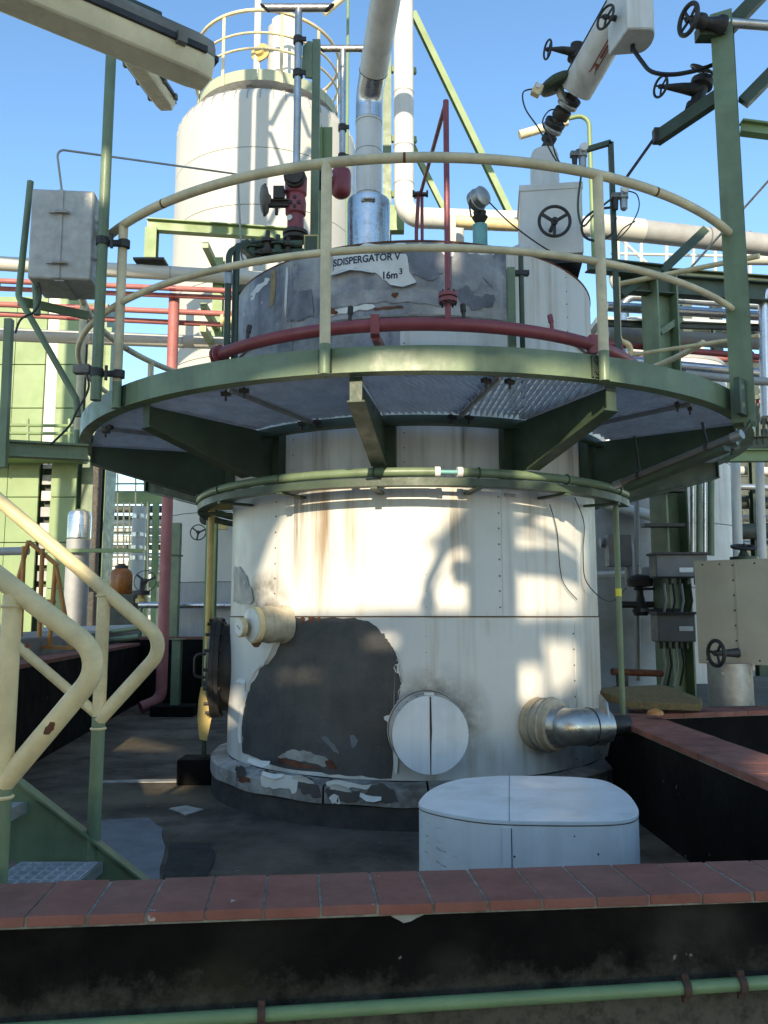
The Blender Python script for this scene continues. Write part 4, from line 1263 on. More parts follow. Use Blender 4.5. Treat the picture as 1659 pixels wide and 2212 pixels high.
# diaphragm actuator on the neck
da = at(1203, 182, 5.2)
an = thing('diaphragm_actuator', 'dark domed diaphragm actuator on the neck of the inclined pipe', 'actuator', at(1220, 225, 5.25))
MB().lathe(da, (-.25, -.1, .55), [(-.035, .07), (-.02, .115), (.0, .125), (.014, .125), (.035, .10), (.05, .06), (.056, .02)], 30).build('dome', 'green_dark', an)
MB().bar(da - Vector((-.01, 0, .03)), at(1222, 228, 5.22), .05, .03).build('yoke', 'galvanised', an)
pz = at(1160, 195, 5.12)
MB().box(pz, (.06, .05, .08), M=Matrix.Rotation(.5, 3, 'Y')).build('positioner', 'cream_paint', an, bevel=.006)
MB().lathe(pz + Vector((.005, -.026, .015)), (0, -1, 0), [(0, .018), (.006, .017)], 16).build('gauge', 'label_white', an)
# valve with handwheel left of the inclined pipe
lv = thing('bleed_valve', 'dark iron bleed valve with handwheel left of the inclined pipe', 'valve', at(1242, 130, 5.15))
MB().lathe(at(1240, 150, 5.16), (.15, -.1, 1), [(0, .03), (.06, .03), (.065, .055), (.10, .055), (.11, .045), (.17, .048), (.18, .03)], 20).build('body', 'oily_iron', lv)
MB().tube([at(1238, 112, 5.12), at(1215, 108, 5.1), at(1185, 105, 5.06)], .02, 10, radii=[.03, .024, .008]).build('bonnet', 'oily_iron', lv)
wheel(lv, at(1183, 107, 5.05), (-1, -.25, 0), .058, t=.007)
MB().cyl(at(1240, 150, 5.16), at(1262, 170, 5.16), .03, n=12).build('stub', 'oily_iron', lv)
# valve with handwheel on the pipe near the top
uv = thing('drain_valve', 'iron drain valve with oval-looking handwheel at the top of the inclined pipe', 'valve', at(1330, 45, 4.75))
wheel(uv, at(1308, 37, 4.60), (-.9, -.5, .1), .068, t=.008)
MB().tube([at(1309, 37, 4.61), at(1330, 40, 4.66), at(1345, 42, 4.72)], .02, 10, radii=[.008, .02, .03]).build('bonnet', 'oily_iron', uv)
MB().lathe(at(1336, 62, 4.70), (.1, 0, 1), [(0, .018), (.03, .026), (.06, .026), (.09, .022), (.13, .015), (.2, .015)], 14).build('body', 'oily_iron', uv)
# box with rounded end hung on the pipe
h0, h1 = at(1356, 58, 4.52), at(1424, 62, 4.52)
zb = at(1390, 60, 4.52).z
hb = thing('hung_valve_box', 'white box with rounded underside hanging at the upper right pipe', 'box', (h0.x, 4.6, zb))
pl = [(h0.x, 4.52), (h1.x - .06, 4.52)] + [(h1.x - .06 + .06 * math.sin(R_(a)), 4.52 + .11 - .11 * math.cos(R_(a))) for a in range(20, 181, 20)] + [(h0.x - .05, 4.76)]
MB().prism([Vector((x, y, zb)) for x, y in pl], (0, 0, .62)).build('casing', 'white_paint', hb, bevel=.004)
MB().prism([Vector((h0.x + (x - h0.x) * .97 + .002, 4.64 + (y - 4.64) * .97, zb - .006)) for x, y in pl], (0, 0, .004)).build('base_plate', 'jacket', hb)
MB().cyl((h0.x + .07, 4.66, zb - .045), (h0.x + .07, 4.66, zb), .014, n=12).build('cable_gland', 'black_rubber', hb)
wire('flexible_hose', 'thick black hose curving from the hung white box to the right', [Vector((h0.x + .07, 4.66, zb - .03)), at(1386, 132, 4.62), at(1408, 155, 4.58), at(1452, 161, 4.55), at(1505, 152, 4.55), at(1540, 140, 4.56)], .0135, 'black_rubber', 'hose')
# regulators on a green frame
fr2 = thing('regulator_frame', 'dark green angle frame carrying two air regulators beside the valve box', 'frame', at(1318, 745, 4.95))
a_, b_, c_ = at(1245, 330, 4.95), at(1319, 308, 4.95), at(1322, 748, 4.95)
MB().bar(a_, b_, .03, .03).bar(b_, Vector((b_.x, b_.y, 2.32)), .03, .03).build('angle', 'green_dark', fr2)
for x, y, s in ((1258, 340, 1.0), (1347, 430, 1.0)):
    c = at(x, y, 4.9)
    o = MB().lathe(c - Vector((0, 0, .075)), (0, 0, 1), [(0, .012), (.01, .022), (.06, .024), (.075, .02), (.078, .03), (.11, .03), (.115, .018), (.15, .016)], 16).build('regulator', 'galvanised', fr2)
    MB().box(c + Vector((-.045, 0, .02)), (.06, .04, .03)).build('port_block', 'box_grey', o)
    MB().lathe(c + Vector((.0, -.03, .045)), (0, -1, 0), [(0, .012), (.004, .026), (.022, .026), (.024, .022)], 18).build('gauge', 'label_white', o)
    MB().lathe(c + Vector((-.05, 0, -.07)), (0, 0, 1), [(0, .014), (.06, .018), (.08, .018)], 12).build('bowl', 'dark_metal', o)
wire('control_cable', 'thin black cable looping from the positioner down to the valve box', [at(1152, 192, 5.12), at(1130, 200, 5.1), at(1135, 235, 5.1), at(1165, 280, 5.1), at(1200, 345, 5.08), at(1228, 372, 5.0)], .005)
wire('control_cable', 'thin black cable ringed around the flanges of the inclined pipe', [at(1215, 240, 5.15), at(1188, 238, 5.1), at(1172, 265, 5.1), at(1190, 300, 5.1), at(1205, 345, 5.06), at(1232, 372, 5.0)], .005)
wire('air_hose', 'green air hose hanging from the upper regulator beside the white box', [at(1258, 362, 4.88), at(1249, 430, 4.86), at(1251, 470, 4.86), at(1262, 488, 4.86), at(1290, 455, 4.86), at(1320, 430, 4.9)], .007, 'green_dark', 'hose')
wire('air_hose', 'dark coiled hose looping around the green frame post', [at(1320, 448, 4.88), at(1285, 455, 4.86), at(1258, 480, 4.86), at(1262, 510, 4.86), at(1290, 520, 4.86), at(1322, 505, 4.88), at(1330, 470, 4.9)], .008, 'wire', 'hose')
wire('control_cable', 'thin cable loop hanging right of the lower regulator', [at(1352, 412, 4.88), at(1375, 420, 4.86), at(1380, 450, 4.86), at(1360, 490, 4.86), at(1330, 520, 4.88), at(1345, 495, 4.87), at(1372, 478, 4.86)], .004)
wire('control_cable', 'black cable running from the level gauge down to the roof edge', [at(1057, 437, 4.95), at(1100, 480, 4.9), at(1160, 525, 4.88), at(1205, 552, 4.9)], .005)
# ---- level gauge on the roof
lg = at(1037, 505, 5.35)
lt = thing('level_gauge', 'grey round instrument head on a turquoise neck on the roof', 'gauge', (lg.x, lg.y, RZ))
MB().lathe((lg.x, lg.y, RZ - .02), (0, 0, 1), [(0, .055), (.03, .055)], 18).build('base', 'rust', lt)
MB().lathe((lg.x, lg.y, RZ + .01), (0, 0, 1), [(0, .05), (at(1037, 490, 5.35).z - RZ, .05)], 22).build('neck', 'turquoise', lt)
z = at(1037, 455, 5.35).z
MB().lathe((lg.x, lg.y, z - .09), (0, 0, 1), [(0, .03), (.03, .05), (.04, .055), (.05, .04), (.08, .045)], 20).build('coupling', 'dark_metal', lt)
MB().lathe((lg.x - .05, lg.y - .05, z + .03), (.6, -.8, .1), [(0, .05), (.01, .07), (.05, .075), (.056, .068), (.10, .068), (.106, .06), (.118, .02)], 24).build('head', 'galvanised', lt)
MB().lathe((lg.x + .01, lg.y - .02, z + .08), (.1, 0, 1), [(0, .014), (.05, .012), (.07, .02)], 12).build('gland', 'dark_metal', lt)
for s in (-1, 1):
    q = MB().cyl((lg.x + s * .05, lg.y, RZ + .06), (lg.x + s * .10, lg.y, RZ + .06), .007, n=8)
    q.cyl((lg.x + s * .09, lg.y, RZ + .03), (lg.x + s * .09, lg.y, RZ + .1), .009, n=8)
    q.build('side_cock', 'ink', lt)
wire('control_cable', 'thin black cable arching over the round level gauge head', [at(1018, 470, 5.25), at(1015, 435, 5.22), at(1034, 417, 5.25), at(1040, 445, 5.25)], .006)
# green stub posts by the fire ring on the right
for x, y0, y1, w_, lab in ((1106, 580, 746, .045, 'flat green stub post on the platform behind the red ring'), (1129, 548, 746, .030, 'round green stub pipe with clamp beside the flat green post')):
    b = at(x, y1, 4.62)
    o = thing('stub_post', lab, 'post', (b.x, b.y, 2.32))
    zt = at(x, y0, 4.62).z
    if w_ > .04:
        MB().box((b.x, b.y, (2.32 + zt) / 2), (w_, .05, zt - 2.32)).build('bar', 'green_paint', o, bevel=.003)
    else:
        MB().cyl((b.x, b.y, 2.32), (b.x, b.y, zt), w_ / 2, n=14).build('tube', 'green_dark', o)
        MB().box((b.x, b.y, zt - .12), (.09, .04, .025)).build('clamp', 'dark_metal', o)
# loose wires on the right of the tank wall
wire('loose_wire', 'thin black wire hanging in a long loop on the right tank wall', [T(on_tank(1232, 1075)[0], TR + .03, on_tank(1232, 1075)[1]), T(on_tank(1245, 1110)[0], TR + .05, 1.74), T(on_tank(1240, 1170)[0], TR + .06, 1.55), T(on_tank(1245, 1240)[0], TR + .07, 1.36), T(72, TR + .08, 1.25), T(80, TR + .2, 1.35)], .0035)
wire('loose_wire', 'finer wire curving down the sunlit patch on the right tank wall', [T(on_tank(1182, 1090)[0], TR + .02, on_tank(1182, 1090)[1]), T(on_tank(1195, 1150)[0], TR + .03, on_tank(1195, 1150)[1]), T(on_tank(1205, 1250)[0], TR + .03, on_tank(1205, 1250)[1]), T(on_tank(1240, 1295)[0], TR + .02, on_tank(1240, 1295)[1])], .003)
# ================================================================ stairs on the left
def stair_rail(label, Y, top, bend, ret, post_x, post_y, green_y, foot_z, r, midrail=None):
    o = thing('stair_rail', label, 'railing', (at(post_x, 1600, Y).x, Y, foot_z))
    A, B, C = at(*top, Y), at(*bend, Y), at(*ret, Y)
    MB().tube(fillet([A, B, C], .085, 8), r, 18).build('handrail', 'cream_paint', o)
    px = C.x
    zt = at(post_x, post_y, Y).z
    zg = at(post_x, green_y, Y).z
    MB().cyl((px, Y, zg), (px, Y, zt), r * .94, n=18).build('post', 'cream_paint', o)
    MB().cyl((px, Y, foot_z), (px, Y, zg), r * .95, n=18).build('post_foot', 'green_paint', o)
    for pp_, ax_ in ((C, B - C), (Vector((px, Y, zt)), B - A)):
        MB().torus(pp_ - Vector((0, 0, .03)), (0, 0, 1), r * .97, .005, 18, 6).build('weld_bead', 'cream_paint', o)
    if midrail:
        MB().tube([at(*midrail[0], Y), at(*midrail[1], Y)], r * .72, 14).build('mid_rail', 'cream_paint', o)
    return o
near_rail = stair_rail('cream stair handrail nearest the camera with a chipped bend', 2.18, (-260, 1050), (232, 1425), (5, 1695), 8, 1285, 1697, .30, .0265)
stair_rail('cream stair handrail on the far side with a mid rail', 3.2, (-160, 945), (362, 1392), (213, 1556), 216, 1270, 1547, .19, .0262, ((-60, 1312), (213, 1546)))
def rail_chip(rail, p, d, r, la, wa):
    d = d.normalized(); v = (Vector((0, 0, EYE)) - p); v = (v - d * v.dot(d)).normalized(); s = d.cross(v)
    pts = []
    for k in range(14):
        a = 2 * math.pi * k / 14; j = random.uniform(.75, 1.15)
        pts.append((la * math.cos(a) * j, wa * math.sin(a) * j))
    vs = [p + v * r] + [p + d * t + (v * math.cos(a) + s * math.sin(a)) * r for t, a in pts]
    MB().add(vs, [(0, k + 1, (k + 1) % 14 + 1) for k in range(14)]).build('paint_chip', 'rust', rail)
nr = near_rail
rail_chip(nr, at(112, 1568, 2.18), at(232, 1425, 2.18) - at(5, 1695, 2.18), .0272, .02, .42)
rail_chip(nr, at(60, 1395, 2.18), Vector((0, 0, 1)), .0272, .006, .3)
st_ = thing('steel_stairs', 'green steel stairs with zinc grating treads at the lower left', 'stairs', (-1.5, 2.7, 0))
def nose(i): return Vector((-1.03 - .287 * i, 0, .265 + .21 * i))
for i in range(5):
    n_ = nose(i)
    tr = MB()
    x1, x0 = n_.x, n_.x - .30
    y0, y1 = 2.24, 3.15
    for k in range(19):
        tr.box((x0 + (x1 - x0) * .5, y0 + (y1 - y0) * k / 18, n_.z - .015), (.29, .004, .03))
    for k in range(8):
        tr.box((x0 + .01 + .04 * k, (y0 + y1) / 2, n_.z - .006), (.004, y1 - y0, .012))
    o = tr.build('tread', 'grating_zinc', st_)
    MB().box((x1 + .003, (y0 + y1) / 2, n_.z - .018), (.008, y1 - y0 + .01, .04)).build('nosing', 'galvanised', o)
for Y in (2.20, 3.19):
    d = Vector((-.287, 0, .21)).normalized()
    up = Vector((.21, 0, .287)).normalized()
    s = Vector((-.93, Y, .10)); e_ = s + d * 2.2
    f = Vector((-.93 + .12, Y, .0))
    P = [Vector((-.86, Y - .005, .012)), Vector((-.86, Y - .005, .09)), s + up * .10 + Vector((0, -.005, 0)), e_ + up * .10 + Vector((0, -.005, 0)), e_ - up * .07 + Vector((0, -.005, 0)), Vector((-1.05, Y - .005, .012))]
    q = MB().prism(P, (0, .010, 0))
    q.bar(s + up * .105, e_ + up * .105, .05, .008, up)
    q.build('stringer', 'green_paint', st_)
    q = MB().box((-.90, Y - .02, .10), (.14, .016, .05), M=Matrix.Rotation(math.atan2(.21, .287), 3, 'Y'))
    q.box((-.90, Y, .006), (.26, .12, .012))
    q.build('foot_plate', 'green_paint', st_)
# ================================================================ instrument cabinet on the left of the platform
CYc = 4.30
c00, c10, c11, c01 = at(50, 595, CYc), at(182, 607, CYc), at(200, 414, CYc), at(68, 400, CYc)
cx0, cx1 = (c00.x + c01.x) / 2, (c10.x + c11.x) / 2
cz0, cz1 = (c00.z + c10.z) / 2, (c01.z + c11.z) / 2
cb_ = thing('instrument_cabinet', 'weathered grey metal cabinet with two latches left of the platform', 'cabinet', ((cx0 + cx1) / 2, CYc + .16, cz0))
cc = Vector(((cx0 + cx1) / 2, CYc + .16, (cz0 + cz1) / 2))
rz = R_(5)
MB().box(cc, (cx1 - cx0, .30, cz1 - cz0), rz=rz).build('casing', 'cabinet_zinc', cb_, bevel=.012)
m3 = Matrix.Rotation(rz, 3, 'Z')
MB().box(cc + m3 @ Vector((-.01, -.152, 0)), (.028, .01, cz1 - cz0 - .01), rz=rz).build('centre_strip', 'cabinet_zinc', cb_)
for dz in (.12, -.17):
    q = MB().box(cc + m3 @ Vector((-.01, -.162, dz)), (.11, .01, .012), rz=rz)
    q.cyl(cc + m3 @ Vector((-.03, -.17, dz)), cc + m3 @ Vector((.04, -.17, dz)), .008, n=8)
    q.build('latch', 'steel_pipe', cb_)
MB().box(cc + m3 @ Vector((0, 0, -(cz1 - cz0) / 2 - .004)), (.05, .28, .006), rz=rz).build('bottom_strip', 'cabinet_zinc', cb_)
MB().tube(fillet([cc + m3 @ Vector(((cx1 - cx0) / 2, -.05, .12)), cc + m3 @ Vector(((cx1 - cx0) / 2 + .05, -.05, .12)), cc + m3 @ Vector(((cx1 - cx0) / 2 + .05, -.05, -.10)), cc + m3 @ Vector(((cx1 - cx0) / 2, -.05, -.10))], .05), .009, 8).build('handle', 'dark_metal', cb_)
cf = thing('cabinet_frame', 'green pipe frame holding the grey cabinet off the platform', 'frame', at(12, 1000, 4.5))
q = MB()
Yf = 4.42
q.tube(fillet([at(66, 392, Yf), at(40, 640, Yf), at(165, 862, Yf), at(168, 900, Yf)], .05), .018, 12)
q.build('bent_tube', 'green_paint', cf)
MB().bar(at(40, 650, Yf), at(190, 682, Yf + .3), .03, .045).build('arm', 'green_paint', cf)
MB().bar(at(20, 690, Yf), at(6, 1010, Yf), .04, .04).build('upright', 'green_paint', cf)
MB().ibeam(at(-40, 966, Yf), at(190, 978, Yf + .25), .07, .09).build('lower_beam', 'green_paint', cf)
MB().box(at(178, 798, Yf - .05), (.09, .05, .05)).build('junction_box', 'lamp_housing', cf, bevel=.004)
MB().cyl(at(77, 605, Yf), at(80, 680, Yf), .02, n=10).build('conduit_drop', 'green_paint', cf)
wire('control_cable', 'black cable dangling beside the green cabinet frame', [at(185, 805, 4.33), at(192, 830, 4.33), at(185, 855, 4.33), at(165, 890, 4.33), at(150, 920, 4.33), at(110, 960, 4.33)], .006)
wire('control_cable', 'black cable sagging between upright and cabinet arm', [at(33, 720, 4.36), at(45, 690, 4.36), at(75, 672, 4.36), at(88, 640, 4.36), at(80, 600, 4.36)], .006)
pipe('impulse_tube', 'thin grey tube bending from the cabinet over to the roof valves', [cc + Vector((-.01, -.1, (cz1 - cz0) / 2 - .01)), at(122, 322, 4.30), at(511, 376, 5.2), at(514, 385, 5.2), at(522, 566, 5.22), at(545, 566, 5.3)], .0065, 'grey_pipe', br=.05, n=8)
# ---- lamp pole on the left
lp = at(222, 520, 4.33)
zt = at(243, 70, 4.33).z
pole = thing('lamp_pole', 'slim green lamp pole clamped to the left of the guard rail', 'pole', (lp.x, lp.y, 2.30))
MB().cyl((lp.x, lp.y, 2.30), (lp.x, lp.y, zt), .029, n=18).build('tube', 'green_paint', pole)
for y in (522, 805):
    z = at(222, y, 4.33).z
    q = MB().cyl((lp.x, lp.y, z - .022), (lp.x, lp.y, z + .022), .035, n=14)
    q.box((lp.x + .06, lp.y + .02, z), (.10, .03, .028)).cyl((lp.x + .11, lp.y + .03, z - .02), (lp.x + .11, lp.y + .03, z + .02), .031, n=12)
    q.cyl((lp.x + .06, lp.y - .03, z - .05), (lp.x + .06, lp.y - .03, z + .03), .009, n=8)
    q.build('clamp', 'dark_metal', pole)
# ---- fluorescent lamps
def tube_lamp(label, A, B, w, h, parent_pole=None, drop=(0, 0, 0)):
    A, B = Vector(A), Vector(B)
    d = (B - A).normalized()
    s = d.cross(Vector((0, 0, 1))).normalized()
    u = s.cross(d).normalized()
    L = (B - A).length
    o = thing('tube_lamp', label, 'lamp', (A + B) / 2 - u * h)
    def sect(t, k, prof):
        return [A + d * t + s * (x * w * k) + u * (z * h) for x, z in prof]
    up_prof = [(-.5, .0), (-.5, .22), (-.40, .50), (-.24, .58), (.24, .58), (.40, .50), (.5, .22), (.5, 0)]
    dn_prof = [(-.48, 0), (-.46, -.16), (-.30, -.50), (.30, -.50), (.46, -.16), (.48, 0)]
    for nm, prof, mm in (('housing', up_prof, 'lamp_housing'), ('diffuser', dn_prof, 'diffuser')):
        q = MB()
        rings = [sect(0, .80, prof), sect(.06, 1, prof), sect(L - .06, 1, prof), sect(L, .80, prof)]
        n = len(prof)
        vs = [p for r in rings for p in r]
        fs = []
        for i in range(3):
            for k in range(n - 1):
                fs.append((i * n + k, i * n + k + 1, (i + 1) * n + k + 1, (i + 1) * n + k))
        fs.append(tuple(range(n))); fs.append(tuple(3 * n + k for k in range(n)))
        if nm == 'housing':
            for i in range(3):
                fs.append((i * n, (i + 1) * n, (i + 1) * n + n - 1, i * n + n - 1))
        q.add(vs, fs, True)
        q.build(nm, mm, o, bevel=.006)
    q = MB()
    for sg in (-1, 1):
        q.bar(A + s * sg * w * .505 + d * .04, B + s * sg * w * .505 - d * .04, .012, h * .16, u)
    q.bar(B + d * .004 - s * w * .4, B + d * .004 + s * w * .4, .012, h * .14, u)
    q.build('rim', 'dark_metal', o)
    for k in (.1, .36, .63, .9):
        for sg in (-1, 1):
            MB().box(A + d * L * k + s * sg * w * .515, (.03, .03, h * .3), M=Matrix((d, s, u)).transposed()).build('clip', 'lamp_housing', o)
    MB().cyl(A + d * .1 - u * h * .2, B - d * .1 - u * h * .2, .012, n=10).build('tube', 'label_white', o)
    return o, d, s, u
Ld = Vector((.80, .60, 0)).normalized()
LB = at(448, 148, 2.55)
LA = LB - Ld * 1.28
l1, d, s, u = tube_lamp('large fluorescent lamp with yellowed cover at the upper left corner', LA, LB, .165, .125)
lpz = LA - Ld * .30
lpole = thing('conduit_post', 'dark green conduit arm on top of the large fluorescent lamp', 'pole', (lpz.x, lpz.y, -.5))
q = MB().tube(fillet([LB - Ld * .17 + u * .098, LA - Ld * .30 + u * .098, Vector((lpz.x, lpz.y, -.5))], .15), .024, 14)
q.build('arm', 'green_dark', lpole)
for t in (.32, .9):
    q = MB().cyl(LB - Ld * (t + .02) + u * .098, LB - Ld * (t - .02) + u * .098, .032, n=14)
    q.box(LB - Ld * t + u * .055, (.05, .05, .03))
    q.build('clamp', 'dark_metal', lpole)
A2 = at(262, 82, 4.36); B2 = at(360, 222, 5.15)
l2, *_ = tube_lamp('smaller looking fluorescent lamp pointing away below the large one', A2, B2, .16, .11)
# ---- tube lamp slung under the platform on the right
A3, B3 = at(1337, 1046, 4.95), at(1592, 942, 4.35)
ul = thing('tube_light', 'dark slim tube light slung below the platform on the right', 'lamp', (A3 + B3) / 2)
d3 = (B3 - A3).normalized()
MB().cyl(A3, B3, .024, n=16).build('tube', 'box_grey', ul)
for p in (A3, B3):
    MB().cyl(p - d3 * .03, p + d3 * .03, .027, n=16).build('end_cap', 'galvanised', ul)
MB().bar(A3 + d3 * .06 - Vector((0, 0, .045)), B3 - d3 * .06 - Vector((0, 0, .045)), .07, .03).build('reflector', 'green_dark', ul)
for t in (.2, .78):
    p = A3.lerp(B3, t)
    q = MB().torus(p - Vector((0, 0, .012)), d3, .035, .008, 18, 6)
    q.cyl(p, Vector((p.x - .02, p.y + .02, 2.22)), .008, n=8)
    q.build('hanger', 'dark_metal', ul)
wire('lamp_lead', 'thin lead drooping from the tube light to the platform rim', [B3, at(1612, 925, 4.4), at(1622, 900, 4.45), at(1618, 850, 4.5)], .004)

# ================================================================ manway and davit on the left flank of the tank
mw = thing('side_manway', 'dark manway with yellow edged cover on the shaded left flank', 'manway', T(-82, TR, .45))
zc = .80
ax = (T(-84, 1, 0) - T(-84, 0, 0))
b0 = T(-84, TR - .05, zc)
MB().lathe(b0, ax, [(0, .30), (.10, .30), (.105, .345), (.135, .345)], 40).build('neck', 'dark_metal', mw)
MB().lathe(b0 + ax * .137, ax, [(0, .345), (.03, .345), (.035, .30), (.06, .22), (.07, .05)], 40).build('cover', 'dark_metal', mw)
q = MB()
for k in range(16):
    a = 2 * math.pi * k / 16
    x_, y_, _ = frame(ax)
    c = b0 + ax * .09 + (x_ * math.cos(a) + y_ * math.sin(a)) * .325
    q.cyl(c, c + ax * .11, .013, n=6)
tag(q.build('stud_bolts', 'oily_iron', mw), kind='stuff')
hc = b0 + ax * .18
MB().tube(fillet([hc + Vector((0, -.02, .09)), hc + ax * .11 + Vector((0, -.02, .09)), hc + ax * .11 + Vector((0, -.02, -.07)), hc + Vector((0, -.02, -.07))], .04), .010, 8).build('handle', 'dark_metal', mw)
dv = at(452, 1300, 6.0)
dp = thing('davit_post', 'yellow davit post beside the manway standing on a black block', 'post', (dv.x, dv.y, 0))
MB().cyl((dv.x, dv.y, .62), (dv.x, dv.y, 1.95), .024, n=14).build('upper_tube', 'yellow_paint', dp)
MB().cyl((dv.x - .01, dv.y, .16), (dv.x - .01, dv.y, .62), .017, n=12).build('lower_tube', 'green_dark', dp)
MB().cyl((dv.x, dv.y, .56), (dv.x, dv.y, .70), .032, n=12).build('socket', 'dark_metal', dp)
MB().bar((dv.x, dv.y, 1.95), (dv.x + .35, dv.y + .15, 1.97), .04, .04).build('arm', 'yellow_paint', dp)
MB().prism([Vector((dv.x + a, dv.y - .06, z)) for a, z in ((-.045, .56), (-.05, .44), (-.03, .30), (.02, .29), (.05, .45), (.07, .58), (.03, .66), (-.03, .66))], (0, .012, 0)).build('guard_plate', 'yellow_paint', dp)
MB().box((dv.x - .05, dv.y, .085), (.24, .24, .17)).build('block', 'bitumen', dp, bevel=.008)
b = at_z(378, 1545, .0)
gpst = thing('pipe_support_post', 'short green support post on a dark concrete block left of the tank', 'post', (b.x, b.y, 0))
MB().box((b.x, b.y, .06), (.50, .36, .12)).build('block', 'bitumen', gpst, bevel=.01)
MB().ibeam((b.x, b.y, .12), (b.x, b.y, .88), .10, .10).build('column', 'green_paint', gpst)
MB().box((b.x, b.y, .885), (.16, .16, .012)).build('head_plate', 'green_paint', gpst)
# ================================================================ behind, left: silo and pipe bridge
SX, SY, SR = -2.06, 13.7, 1.55
silo = thing('silo', 'tall white silo with railed top standing behind the tank', 'silo', (SX, SY, .2))
def sil(th, r, z):
    a = R_(th)
    return Vector((SX + r * math.sin(a), SY - r * math.cos(a), z))
zz = [.2, 1.66, 2.7, 3.9, 5.1, 6.3, 7.5, 8.45, 9.28]
for i in range(len(zz) - 1):
    MB().lathe((SX, SY, zz[i] + .004), (0, 0, 1), [(0, SR), (zz[i + 1] - zz[i] - .012, SR), (zz[i + 1] - zz[i] - .006, SR - .012)], 72).build('shell_course', 'silo_white' if i else 'grey_pipe', silo)
MB().lathe((SX, SY, 9.27), (0, 0, 1), [(0, SR), (.10, SR - .02), (.22, SR - .10), (.34, SR - .26), (.40, SR - .36), (.42, .1)], 72).build('shoulder', 'silo_white', silo)
for k in range(26):
    a = -95 + k * 7.6
    MB().tube([sil(a, SR + .002, 9.28), sil(a, SR - .015, 9.38), sil(a, SR - .095, 9.50), sil(a, SR - .255, 9.615)], .008, 5).build('shoulder_rib', 'grey_pipe', silo)
tp = MB()
for i, a in enumerate(range(-180, 180, 30)):
    MB().arc(1.22, 1.235, a + .3, a + 29.7, 9.80, 9.99, 5, c=(SX, SY)).build('toe_plate', 'rim_pale', silo)
MB().arc(.1, 1.215, -180, 180, 9.86, 9.88, 8, c=(SX, SY)).build('deck', 'grating_zinc', silo)
for a in range(-170, 180, 40):
    MB().bar(sil(a, 1.0, 9.58), sil(a, 1.0, 9.87), .08, .06).build('deck_leg', 'galvanised', silo)
for z, r in ((11.02, .03), (10.62, .02), (10.34, .02)):
    MB().tube([sil(a * 5, 1.25, z) for a in range(-36, 36)], r, 8, closed=True).build('rail', 'cream_rail', silo)
for a in (-95, -62, -28, 18, 50, 84, 130, 180, -140):
    MB().bar(sil(a, 1.25, 9.78), sil(a, 1.25, 11.02), .055, .012, sil(a, 1, 0) - sil(a, 0, 0)).build('rail_post', 'cream_rail', silo)
def topc(x, y): return at(x, y, 13.2)
for x, r, y0, y1, mm, nm in ((555, .06, -20, 150, 'white_paint', 'vent_tube'), (602, .13, 40, 140, 'white_paint', 'filter_drum'), (590, .10, 55, 135, 'grey_pipe', 'fan_case'), (622, .15, 33, 138, 'white_paint', 'filter_drum')):
    c = topc(x, y1); zt = topc(x, y0).z
    MB().lathe((c.x, c.y, 9.88), (0, 0, 1), [(0, r), (zt - 9.88 - .06, r), (zt - 9.88, r * .6)], 20).build(nm, mm, silo)
c = topc(565, 118)
MB().lathe(c, (-.3, -1, .1), [(0, .10), (.03, .17), (.06, .17), (.07, .10), (.12, .08)], 20).build('yellow_flange', 'yellow_paint', silo)
# ---- insulated pipes and fire mains on the bridge
def Z2(x, y, z, Y0=10.8):     # a place at height z on the sight line
    return at_z(x, y, z)
def run(name, label, y0, x1, y1, Y0, r, m, x0=-60, **kw):
    p = at(x0, y0, Y0)
    q = at_z(x1, y1, p.z)
    return pipe(name, label, [p, q], r, m, n=18, **kw)
pa_ = run('insulated_pipe', 'upper white insulated pipe on the pipe bridge at the left', 566, 640, 606, 10.6, .098, 'silo_white', clamps=((.3, 1.02, 'grey_pipe', .02), (.6, 1.02, 'grey_pipe', .02)))
pb_ = run('insulated_pipe', 'lower white insulated pipe crossing before the green tower', 720, 505, 742, 10.5, .088, 'silo_white', clamps=((.45, 1.02, 'grey_pipe', .02), (.8, 1.03, 'grey_pipe', .02)))
for i, (y0, y1, r) in enumerate(((604, 630, .034), (621, 645, .03), (655, 680, .036), (676, 704, .034))):
    lab = ('topmost of the four faded red pipes at the left', 'second of the four faded red pipes at the left', 'third of the four faded red pipes from the top', 'lowest of the four faded red pipes at the left')[i]
    run('fire_main', lab, y0, 535, y1, 9.7 + .12 * i, r, 'red_faded', clamps=((.35, 1.08, 'red_paint', .10), (.72, 1.08, 'red_paint', .08)))
v = at(368, 900, 10.2)
pv = pipe('fire_riser', 'thick red vertical pipe left of the tank ending in an elbow', [at(381, 628, 10.25) + Vector((0, .0, .02)), Vector((v.x, v.y, at(381, 640, v.y).z)), Vector((v.x, v.y, .16)), Vector((v.x - .20, v.y - .15, .08))][1:], .068, 'red_faded', br=.16, n=20)
bb0, bb1 = at(318, 486, 10.9), at_z(640, 508, at(318, 486, 10.9).z)
sb = thing('pipe_gantry', 'pale green beam on a leg above the upper white pipe', 'beam', at(326, 566, 10.9))
MB().ibeam(bb0, bb1, .12, .17, t=.01, tf=.016).build('beam', 'green_pale', sb)
MB().ibeam(at(329, 495, 10.9), at(326, 566, 10.9), .16, .14, up=(0, 1, 0)).build('leg', 'green_pale', sb)
MB().box(at(326, 566, 10.9), (.42, .25, .03)).build('base_plate', 'dark_metal', sb)
